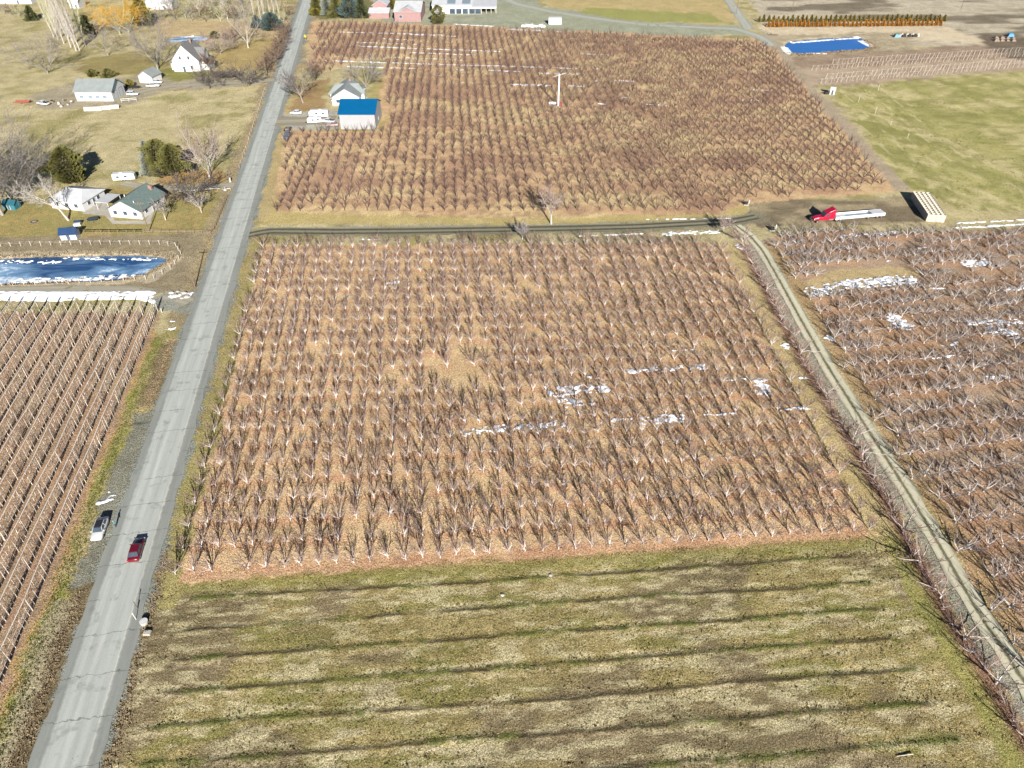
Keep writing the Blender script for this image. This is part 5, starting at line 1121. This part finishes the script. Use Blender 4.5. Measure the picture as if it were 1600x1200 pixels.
for s in (-1, 1):
    for yy in (yb + 1.0, yb + 2.3, yb + 5.2): wheel(t, s * 1.1, yy, .48, .34)
# fruit bins stacked in the yard
BINW = M('bin_wood', (.44, .41, .34), (.35, .31, .25), 1.5, .85)
bm_ = MB(); S = 1.19; Hh = .74
for (x0, y0, x1, y1) in ((-.6, -.6, .6, -.555), (-.6, .555, .6, .6), (-.6, -.553, -.555, .553), (.555, -.553, .6, .553)):
    for z0, z1 in ((.1, .30), (.315, .51), (.525, .74)): bm_.box(x0, y0, z0, x1, y1, z1)
bm_.box(-.55, -.55, .09, .55, .55, .13)
for y0 in (-.55, -.06, .43): bm_.box(-.6, y0, 0, .6, y0 + .12, .088)
for x0 in (-.553, .50): 
    for y0 in (-.553, .50): bm_.box(x0, y0, .13, x0 + .053, y0 + .053, .735)
BIN = bm_.mesh('fruit_bin', BINW)
(ax, ay), (bx, by) = G(1446, 346), G(1472, 343); ba = math.atan2(by - ay, bx - ax); (cx_, cy_) = G(1421, 308)
blen = int(math.hypot(cx_ - ax, cy_ - ay) / 1.27)
za = math.atan2(cy_ - ay, cx_ - ax) - math.pi / 2
for i in range(4):
    for j in range(blen):
        for k in range(3):
            if k < 2 and i in (1, 2) and 0 < j < blen - 1: continue
            if k < 2 and i == 3 and 0 < j < blen - 1: pass
            lx, ly = .62 + i * 1.27, .62 + j * 1.27
            o = link('fruit_bin', BIN); o.location = (ax + math.cos(za) * lx - math.sin(za) * ly, ay + math.sin(za) * lx + math.cos(za) * ly, k * .765 - .02); o.rotation_euler = (0, 0, za + random.Random(i * 99 + j * 7 + k).gauss(0, .012))
            tag(o, ('open wooden fruit bin on the top layer of the big stack', 'wooden fruit bin in the middle layer of the big stack', 'wooden fruit bin in the bottom layer of the big stack')[2 - k], 'bin', 'fruit bins stacked in the farm yard')
for i, (px, py, lb, s) in enumerate(((1207, 360, 'small dark pump engine beside the lane corner', 1.0), (1166, 320, 'dark pump engine at the orchard edge by the yard', .9))):
    x, y = G(px, py); e = thing('irrigation_pump', lb, 'pump', (x, y)); e.scale = (s, s, s)
    m = MB(); m.box(-.9, -.5, -.1, .9, .5, .25); m.build('skid', CONC, e); m = MB(); m.box(-.7, -.38, .25, .3, .38, 1.1); m.build('engine', BLKP, e); m = MB(); m.tube([(.3, 0, .6), (.8, 0, .6), (.8, 0, 1.8)], .16, 8); m.build('pipe', TRIM, e); m = MB(); m.tube([(-.3, 0, 1.1), (-.3, 0, 2.0)], .06, 6); m.build('exhaust', GREYB, e)
# wind machine in the far orchard
x, y = G(872, 166); h = hgt(166, 117); e = thing('wind_machine', 'white orchard wind machine tower with two-bladed fan and engine', 'wind machine', (x, y))
m = MB(); m.tube([(0, 0, -.2), (0, 0, h)], [.42, .3], 10); m.build('tower', P_WHITE, e)
m = MB(); m.cbox((0, 0, h + .2), (.6, 1.3, .55)); m.build('gearbox', P_WHITE, e)
f = MB()
for s in (-1, 1): f.loft([[(s * .2, -.85, h + .2), (s * .2, -.8, h + .28), (s * .2, -.75, h + .2), (s * .2, -.8, h + .1)], [(s * 2.7, -.5 - s * .3, h + .9 * s + .1), (s * 2.7, -.45 - s * .3, h + .9 * s + .16), (s * 2.7, -.4 - s * .3, h + .9 * s + .1), (s * 2.7, -.46 - s * .3, h + .9 * s)]])
f.build('fan', P_WHITE, e)
m = MB(); m.box(-1.1, -1.3, -.1, 1.1, 1.3, .25); m.build('base_pad', CONC, e); m = MB(); m.box(.5, -.6, .25, 1.6, .5, 1.35); m.build('engine_cover', M('red_engine', (.3, .04, .045), None, 1, .5), e)
x2, y2 = G(863, 164); e = thing('propane_tank', 'white propane tank lying at the foot of the wind machine', 'tank', (x2, y2))
m = MB(); n = 12; m.loft([[(xx, math.cos(6.283 * k / n) * rr, .75 + math.sin(6.283 * k / n) * rr) for k in range(n)] for xx, rr in ((-1.6, .1), (-1.5, .4), (-1.2, .55), (1.2, .55), (1.5, .4), (1.6, .1))]); m.build('tank', P_WHITE, e, True)
for xx in (-.9, .9): m = MB(); m.box(xx - .1, -.5, -.1, xx + .1, .5, .35); m.build('saddle', CONC, e)
m = MB(); m.tube([(0, 0, 1.28), (0, 0, 1.45)], .15, 8); m.build('valve_dome', P_WHITE, e)
# utility poles
POLEW = M('utility_pole_wood', (.15, .11, .075), (.10, .075, .05), 2, .9)
def pole(px, py, h, label, bar=True):
    x, y = G(px, py); e = thing('utility_pole', label, 'utility pole', (x, y), rd)
    m = MB(); m.tube([(0, 0, -.5), (0, 0, h)], [.17, .11], 8); m.build('pole', POLEW, e)
    if bar:
        m = MB(); m.box(-1.1, -.17, h - .75, 1.1, -.07, h - .6); m.build('crossarm', POLEW, e)
        for q in (-1.0, -.45, .45, 1.0): m = MB(); m.tube([(q, -.12, h - .6), (q, -.12, h - .4)], .05, 5); m.build('insulator', CONC, e)
pole(305, 449, 9.0, 'wooden utility pole at the pond corner beside the road'); pole(233, 362, 9.2, 'wooden utility pole in front of the house with the green roof'); pole(417, 119, hgt(119, 72), 'wooden utility pole at the farmhouse driveway'); pole(1150, 22, 11, 'wooden utility pole at the gravel road junction'); pole(1501, 16, 11, 'wooden utility pole on the bare slope beyond the conifers'); pole(550, 118, hgt(118, 86), 'pale utility pole behind the house by the far orchard', False); pole(1238, 14, 10, 'wooden utility pole behind the small conifers'); pole(494, 122, hgt(122, 96), 'dark utility pole at the left edge of the far orchard', False)
# fences
def fence(pts, h, spacing, label, rails=0, postm=POSTM, pr=.07, wires=0, board=None, name='fence', lean=0.0):
    e = thing(name, label, 'fence', (pts[0][0], pts[0][1], 0)); rgf = random.Random(len(pts) * 7 + int(h * 10))
    pm = MB(); pm.tube([(0, 0, -.3), (0, 0, h)], pr, 5); pme = pm.mesh('post', postm); carry = 0.0; tops = []
    for (x0, y0), (x1, y1) in zip(pts[:-1], pts[1:]):
        L = math.hypot(x1 - x0, y1 - y0)
        while carry < L:
            t = carry / L; x, y = x0 + (x1 - x0) * t, y0 + (y1 - y0) * t; z = max(hz1(x, y), -.3)
            o = link('post', pme, e); o.location = (x - pts[0][0], y - pts[0][1], z); o.rotation_euler = (rgf.gauss(0, .03) + lean, rgf.gauss(0, .03), 0); tops.append((x - pts[0][0], y - pts[0][1], z)); carry += spacing
        carry -= L
    for k in range(rails):
        zz = h * (.95 - .42 * k)
        for a, b_ in zip(tops[:-1], tops[1:]): m = MB(); m.loft([[(a[0] - .02, a[1] - .04, a[2] + zz - .08), (a[0] + .02, a[1] - .04, a[2] + zz - .08), (a[0] + .02, a[1] - .04, a[2] + zz + .06), (a[0] - .02, a[1] - .04, a[2] + zz + .06)], [(b_[0] - .02, b_[1] - .04, b_[2] + zz - .08), (b_[0] + .02, b_[1] - .04, b_[2] + zz - .08), (b_[0] + .02, b_[1] - .04, b_[2] + zz + .06), (b_[0] - .02, b_[1] - .04, b_[2] + zz + .06)]]); m.build('rail', board or postm, e)
    for k in range(wires): m = MB(); m.tube([(p[0], p[1], p[2] + h * (.95 - .3 * k)) for p in tops], .012, 3); m.build('wire', WIREM, e)
    return e
BOARD = M('weathered_board', (.22, .17, .13), (.15, .115, .085), 1.5, .9)
fence([G(132, 364), G(230, 364), G(328, 365), G(334, 361), G(345, 335), G(356, 308)], 1.1, 2.4, 'brown board fence round the front lawn', 2, BOARD, .07, 0, BOARD)
fence([G(-30, 386), G(60, 384), G(150, 382), G(250, 382), G(275, 385), G(284, 400), G(268, 420), G(240, 436)], 1.35, 2.7, 'white post and wire fence around the frozen pond', 0, POSTM, .075, 2)
fence([G(228, 437), G(150, 441), G(60, 445), G(-30, 448)], 1.3, 2.7, 'white post and wire fence between pond and dirt lane', 0, POSTM, .075, 2)
fence([G(414, 140), G(398, 190), G(385, 232), G(372, 268)], 1.2, 4.5, 'thin wire fence between pasture and road', 0, POSTM, .06, 2)
fence([G(360, 296), G(330, 297), G(296, 300), G(268, 302)], .5, 2.0, 'low white rail along the front lawn driveway', 1, TRIM, .06, 0, TRIM)
for i, (px, py) in enumerate(((138, 173.5), (152, 173), (166, 171.5), (179, 170))):
    x, y = G(px, py); m = MB(); m.loft([[(-1.75, -.05, -.05), (1.75, -.05, -.05), (1.75, .03, -.05), (-1.75, .03, -.05)], [(-1.75, .75, 1.35), (1.75, .75, 1.35), (1.75, .83, 1.35), (-1.75, .83, 1.35)]]); o = m.build('leaning_board', POSTM); o.location = (x, y, 0); o.rotation_euler = (0, 0, R(4 + i * 2))
    for sx in (-1.4, 1.4): m = MB(); m.tube([(sx, .8, 1.3), (sx, 1.3, -.1)], .05, 4); m.build('prop', BOARD, o)
    tag(o, 'pale wide board leaning in the row below the white shop', 'board', 'leaning boards below the white shop')
for i, (px, py, s) in enumerate(((82, 160, 1.0), (92, 163, .8), (100, 158, 1.2), (106, 164, .7), (112, 161, 1.0), (96, 167, .8))):
    x, y = G(px, py); m = MB()
    for k in range(4): m.box(-.6 * s, -.5 * s, k * .16, .6 * s, .5 * s, k * .16 + .12)
    o = m.build('pallet_stack', (BOARD, POSTM)[i % 2]); o.location = (x, y, -.03); o.rotation_euler = (0, 0, i * .7); m = MB(); m.box(-.35 * s, -.3 * s, .62, .3 * s, .3 * s, 1.0); m.build('load', (BLKP, TRIM, GREYB)[i % 3], o)
    tag(o, 'stack of pallets among the clutter beside the white shop', 'pallets', 'clutter beside the white shop')
fence([G(272, 143), G(290, 139), G(302, 137)], 1.2, 2.4, 'short grey rail fence by the driveway', 2, BOARD, .07, 0, BOARD)
fence([G(190, 160), G(222, 158)], 1.5, 3.0, 'white metal gate panels in front of the off-roader', 2, TRIM, .06, 0, TRIM, 'corral_fence')
fence([G(400, 134), G(418, 133)], 1.1, 1.6, 'short dark fence at the driveway mouth', 2, BOARD, .08, 0, BOARD)
# trellised block beyond the right-hand field
rgp = random.Random(3)
for k, ((pa, pb), lb) in enumerate(((((1282, 131), (1660, 100)), 'trellis of pale slanted posts, row nearest the green field'), (((1290, 123), (1660, 93)), 'trellis of pale posts, second row from the green field'), (((1268, 110), (1660, 84)), 'trellis of pale posts, third row from the green field'), (((1300, 100), (1640, 78)), 'trellis of pale posts, row nearest the blue pond'))):
    (x0, y0), (x1, y1) = G(*pa), G(*pb); L = math.hypot(x1 - x0, y1 - y0); n = int(L / 2.6)
    t = thing('trellis_row', lb, 'trellis', (x0, y0, 0), math.atan2(y1 - y0, x1 - x0), 'trellis rows beyond the green field')
    for i in range(n):
        o = link('post', post_mesh, t); o.location = (i * L / n + rgp.gauss(0, .2), rgp.gauss(0, .1), 0); o.scale = (1.0, 1.0, rgp.uniform(.6, .9)); o.rotation_euler = (0, R(12) + rgp.gauss(0, .05), 0)
    m = MB(); m.tube([(0, 0, 2.0), (L, 0, 2.0)], .02, 3); m.build('wire', WIREM, t)
    o = link('trained_trees', scatter_mesh('trained_trees', cane_protos, [(xx, rgp.gauss(0, .1), 0, R(90), .8, .6, rgp.randrange(5)) for xx in np.arange(.5, L, 1.6)], [TWIG_PINK, CANE]), t); o['kind'] = 'stuff'
for i, (px, py, h) in enumerate(((1372, 141, 2.2), (1341, 160, 2.4), (1367, 178, 2.6), (1391, 196, 1.6), (1418, 215, 1.6))):
    x, y = G(px, py); m = MB(); m.tube([(0, 0, -.3), (0, 0, h)], [.09, .07], 6); o = m.build('field_post', POSTM); o.location = (x, y, 0); m2 = MB(); m2.tube([(-.4, 0, h - .3), (.4, 0, h - .3)], .05, 4); m2.build('sprinkler_arm', POSTM, o); tag(o, 'pale sprinkler post standing in the green field', 'post', 'sprinkler posts in the green field')
# small buildings and containers
x, y = G(867, 38); e = thing('box_container', 'white box container at the gravel yard behind the far orchard', 'container', (x, y)); L = 20 * mpp(38)
m = MB(); m.box(-L / 2, -1.5, .25, L / 2, 2.0, 3.6); m.build('box', TRIM, e)
for i in range(7): m = MB(); xx = -L / 2 + (i + .5) * L / 7; m.box(xx - .06, -1.56, .3, xx + .06, -1.5, 3.5); m.build('rib', P_WHITE, e)
for s in (-1, 1): m = MB(); m.box(s * L * .35 - .3, -1.4, -.1, s * L * .35 + .3, 1.9, .25); m.build('skid', BLKP, e)
rgp = random.Random(14)
for i in range(9):
    x, y = G(818 + i * 3.6 + rgp.random() * 2, 40.5 + rgp.random() * 2); s = rgp.uniform(.8, 1.8)
    m = MB(); m.loft([[(-s, -s * .5, -.1), (s, -s * .5, -.1), (s * .9, s * .6, -.1), (-s * .9, s * .5, -.1)], [(-s * .8, -s * .4, s * .7), (s * .7, -s * .5, s * .8), (s * .8, s * .4, s * .6), (-s * .9, s * .5, s * .75)]]); o = m.build('white_bundle', TRIM); o.location = (x, y, 0); o.rotation_euler = (0, 0, rgp.random() * 3)
    tag(o, 'white wrapped bundle in the heap beside the box container', 'bundle', 'heap of white bundles')
x, y = G(1301, 148); e, r = gable('pump_house', 'tiny white pump house at the corner of the green field', x, y + 1, 2.0, 2.0, 2.1, 2.7, R(-20), WALLW, ROOFW, 'x', .15); opening(e, 'door', 'f', 0, 0, .8, 1.8, 2.0, 2.0)
x, y = G(1292, 147); m = MB(); m.box(-1, -.5, -.1, 1, .5, 1.0); o = m.build('generator', BLKP); o.location = (x, y, 0); m = MB(); m.tube([(.5, 0, 1), (.5, 0, 1.5)], .08, 6); m.build('exhaust', GREYB, o); tag(o, 'dark generator next to the tiny pump house', 'generator')
for i, (px, py, c, lb) in enumerate(((1401, 58, (.10, .22, .26), 'teal machine at the end of the junk row by the blue pond'), (1578, 57, (.05, .22, .50), 'blue tarp heap on the far rubbish pile'))):
    x, y = G(px, py); m = MB(); m.loft([[(-1.8, -1.2, -.1), (1.8, -1.2, -.1), (1.8, 1.2, -.1), (-1.8, 1.2, -.1)], [(-1.1, -.8, 1.6), (1.3, -.7, 1.3), (1.0, .8, 1.7), (-1.2, .7, 1.5)]]); o = m.build('covered_machine', M('tarp%d' % i, c, None, 1, .6)); o.location = (x, y, 0); tag(o, lb, 'machine' if i == 0 else 'tarp')
for i in range(7):
    x, y = G(1408 + i * 4.2, 57 + (i % 2) * .8); m = MB(); m.cbox((0, 0, .5), (1.6 + (i % 3) * .5, 1.0, 1.2)); m.cbox((.3, .2, 1.3), (.7, .6, .5)); o = m.build('scrap_crate', (POSTM, BLKP)[i % 2]); o.location = (x, y, 0); tag(o, 'scrap crate in the junk row by the blue pond', 'crate', 'junk row by the blue pond')
for i in range(8):
    x, y = G(1556 + (i % 4) * 9, 60 + (i // 4) * 4); m = MB(); s = rgp.uniform(1, 2); m.loft([[(-s, -s, -.2), (s, -s * .8, -.2), (s, s, -.2), (-s * .9, s, -.2)], [(-s * .4, -s * .4, s * .6), (s * .5, -s * .3, s * .5), (s * .3, s * .5, s * .7), (-s * .5, s * .4, s * .6)]]); o = m.build('rubble_block', BOARD); o.location = (x, y, 0); tag(o, 'tan block in the far rubbish pile beyond the trellis', 'rubble', 'far rubbish pile')
# stones and valve at the field corner
x, y = G(226, 974); e = thing('valve_box', 'round white lidded irrigation valve box at the field corner', 'valve box', (x, y)); m = MB(); m.tube([(0, 0, -.2), (0, 0, .55)], .52, 14); m.build('barrel', CONC, e); m = MB(); m.tube([(0, 0, .55), (0, 0, .62)], .58, 14); m.build('lid', TRIM, e)
x, y = G(222, 990); e = thing('irrigation_valve', 'low concrete block with steel valve pipe beside the valve box', 'valve', (x + .8, y)); m = MB(); m.box(-.5, -.35, -.1, .5, .35, .4); m.build('block', CONC, e); m = MB(); m.tube([(-.2, 0, .35), (-.2, 0, .8), (.25, 0, .8)], .07, 6); m.build('pipe', CHRM, e)
for px, py, lb in ((213, 968, 'pale marker stake nearest the valve box'), (215, 950, 'thin dark marker stake at the road edge')):
    x, y = G(px, py); m = MB(); m.tube([(0, 0, -.2), (-.15, .05, 1.5)], .05, 5); o = m.build('marker_stake', TRIM if py > 960 else DARKB); o.location = (x, y, 0); m = MB(); m.cbox((-.13, .05, 1.35), (.14, .06, .3)); m.build('marker_plate', TRIM if py > 960 else DARKB, o); tag(o, lb, 'stake')
x, y = G(1500, 1182); m = MB(); m.tube([(0, 0, .1), (2.2, .25, .14)], .06, 5); o = m.build('fallen_post', POSTM); o.location = (x - 8, y, 0); tag(o, 'pale broken post lying in the mown field', 'post')
ROCK = M('pale_rock', (.40, .385, .36), (.29, .27, .24), 2, .9)
def rock(px, py, s, lb, grp=None):
    x, y = G(px, py); rgr = random.Random(int(px * 31 + py)); m = MB()
    rings = []
    for z, k in ((-.15, .8), (.1, 1.0), (.35, .85), (.55, .4)): rings.append([(math.cos(6.283 * i / 8) * k * s * rgr.uniform(.75, 1.2), math.sin(6.283 * i / 8) * k * s * rgr.uniform(.6, 1.0), z * s) for i in range(8)])
    m.loft(rings); o = m.build('rock', ROCK); o.location = (x, y, max(hz1(x, y), -.1)); tag(o, lb, 'rock', grp)
for px, py, s in ((268, 458, .7), (274, 463, .9), (281, 461, .7), (287, 458, .8), (292, 464, .9), (284, 466, .6), (278, 456, .5)): rock(px, py, s, 'white rock in the pile at the lane mouth by the pond', 'rock pile at the lane mouth')
rock(860, 899, .35, 'single pale rock at the edge of the mown field'); rock(785, 930, .35, 'pale clump of rock in the mown field below the orchard'); rock(352, 297, .6, 'white rock at the lawn corner by the driveway')
# stump and posts by the driveway
for px, py, h, lb in ((360, 284, 1.6, 'thick pale tree stump at the driveway'), (352, 297, 1.3, 'white gate post at the lawn corner'), (253, 488, 1.0, 'white marker post at the corner of the trellis block')):
    x, y = G(px, py); m = MB(); m.tube([(0, 0, -.2), (0, 0, h * .5), (.05, 0, h)], [.4 if 'stump' in lb else .16, .3 if 'stump' in lb else .14, .26 if 'stump' in lb else .12], 9); o = m.build('stump' if 'stump' in lb else 'marker_post', WHITEB); o.location = (x, y, hz1(x, y)); m = MB(); m.tube([(.05, 0, h), (.05, 0, h + .04)], .2 if 'stump' in lb else .16, 9); m.build('cap', TRIM, o); tag(o, lb, 'stump' if 'stump' in lb else 'post')
# sign beside the far stretch of road
x, y = G(478, 64); e = thing('road_sign', 'yellow diamond warning sign beside the far orchard', 'sign', (x, y)); m = MB(); m.tube([(0, 0, -.3), (0, 0, 2.6)], .06, 5); m.build('post', POSTM, e); m = MB(); m.loft([[(0, -.1, 1.7), (.75, -.1, 2.45), (0, -.1, 3.2), (-.75, -.1, 2.45)], [(0, -.14, 1.7), (.75, -.14, 2.45), (0, -.14, 3.2), (-.75, -.14, 2.45)]]); m.build('panel', M('sign_yellow', (.45, .33, .01), None, 1, .5), e)

# ------------------------------------------------------------------ the person beside the white car
x, y = G(181, 823); pe = thing('person', 'person in teal jacket and dark trousers standing beside the white sedan', 'person', (x, y), R(-40))
J = {'pel': (0, 0, .95, .15), 'wai': (0, 0, 1.12, .14), 'che': (0, .01, 1.36, .17), 'nek': (0, .01, 1.53, .065), 'hea': (0, .03, 1.62, .095), 'top': (0, .02, 1.74, .085),
     'lh': (-.10, 0, .88, .10), 'lk': (-.11, .02, .49, .07), 'la': (-.12, 0, .10, .05), 'lt': (-.13, .16, .05, .04), 'rh': (.10, 0, .88, .10), 'rk': (.12, .03, .49, .07), 'ra': (.14, -.03, .10, .05), 'rt': (.15, .13, .05, .04),
     'ls': (-.20, 0, 1.43, .075), 'le': (-.27, .02, 1.15, .055), 'lw': (-.26, .16, .95, .04), 'lf': (-.25, .23, .89, .03), 'rs': (.20, 0, 1.43, .075), 're': (.28, .02, 1.15, .055), 'rw': (.24, .2, 1.02, .04), 'rf': (.22, .28, 1.0, .03)}
names = list(J); E_ = [('pel', 'wai'), ('wai', 'che'), ('che', 'nek'), ('nek', 'hea'), ('hea', 'top'), ('pel', 'lh'), ('lh', 'lk'), ('lk', 'la'), ('la', 'lt'), ('pel', 'rh'), ('rh', 'rk'), ('rk', 'ra'), ('ra', 'rt'), ('che', 'ls'), ('ls', 'le'), ('le', 'lw'), ('lw', 'lf'), ('che', 'rs'), ('rs', 're'), ('re', 'rw'), ('rw', 'rf')]
me = bpy.data.meshes.new('body'); me.from_pydata([J[n][:3] for n in names], [(names.index(a), names.index(b_)) for a, b_ in E_], [])
bo = link('body', me, pe); md = bo.modifiers.new('skin', 'SKIN')
if not me.skin_vertices: 
    me.attributes.new('skin', 'FLOAT', 'POINT') if False else None
bpy.context.view_layer.objects.active = bo
try:
    if not me.skin_vertices: bpy.ops.object.select_all(action='DESELECT'); bo.select_set(True); bpy.ops.mesh.customdata_skin_add()
    for i, n in enumerate(names): me.skin_vertices[0].data[i].radius = (J[n][3], J[n][3] * (.75 if n in ('pel', 'wai', 'che') else 1)); me.skin_vertices[0].data[i].use_root = n == 'pel'
except Exception as ex: print('skin', ex)
sb = bo.modifiers.new('smooth', 'SUBSURF'); sb.levels = 1; sb.render_levels = 1
m_, nt, b = _nt('clothes_and_skin'); tc = nt.nodes.new('ShaderNodeTexCoord'); s_x = nt.nodes.new('ShaderNodeSeparateXYZ'); nt.links.new(tc.outputs['Object'], s_x.inputs[0])
cc = _mix(nt, _map(nt, s_x.outputs[2], .90, .92), (.02, .025, .035), (.03, .20, .22)); cc = _mix(nt, _map(nt, s_x.outputs[2], 1.50, 1.52), cc, (.55, .36, .27)); cc = _mix(nt, _map(nt, s_x.outputs[2], .10, .08), cc, (.015, .012, .01))
nt.links.new(cc, b.inputs['Base Color']); b.inputs['Roughness'].default_value = .8; me.materials.append(m_)
m = MB(); n = 10
m.loft([[(math.cos(6.283 * k / n) * r_, .01 + math.sin(6.283 * k / n) * r_ * 1.1, z) for k in range(n)] for z, r_ in ((1.64, .108), (1.72, .112), (1.79, .09), (1.83, .03))]); m.build('hair', DARKB, pe, True)
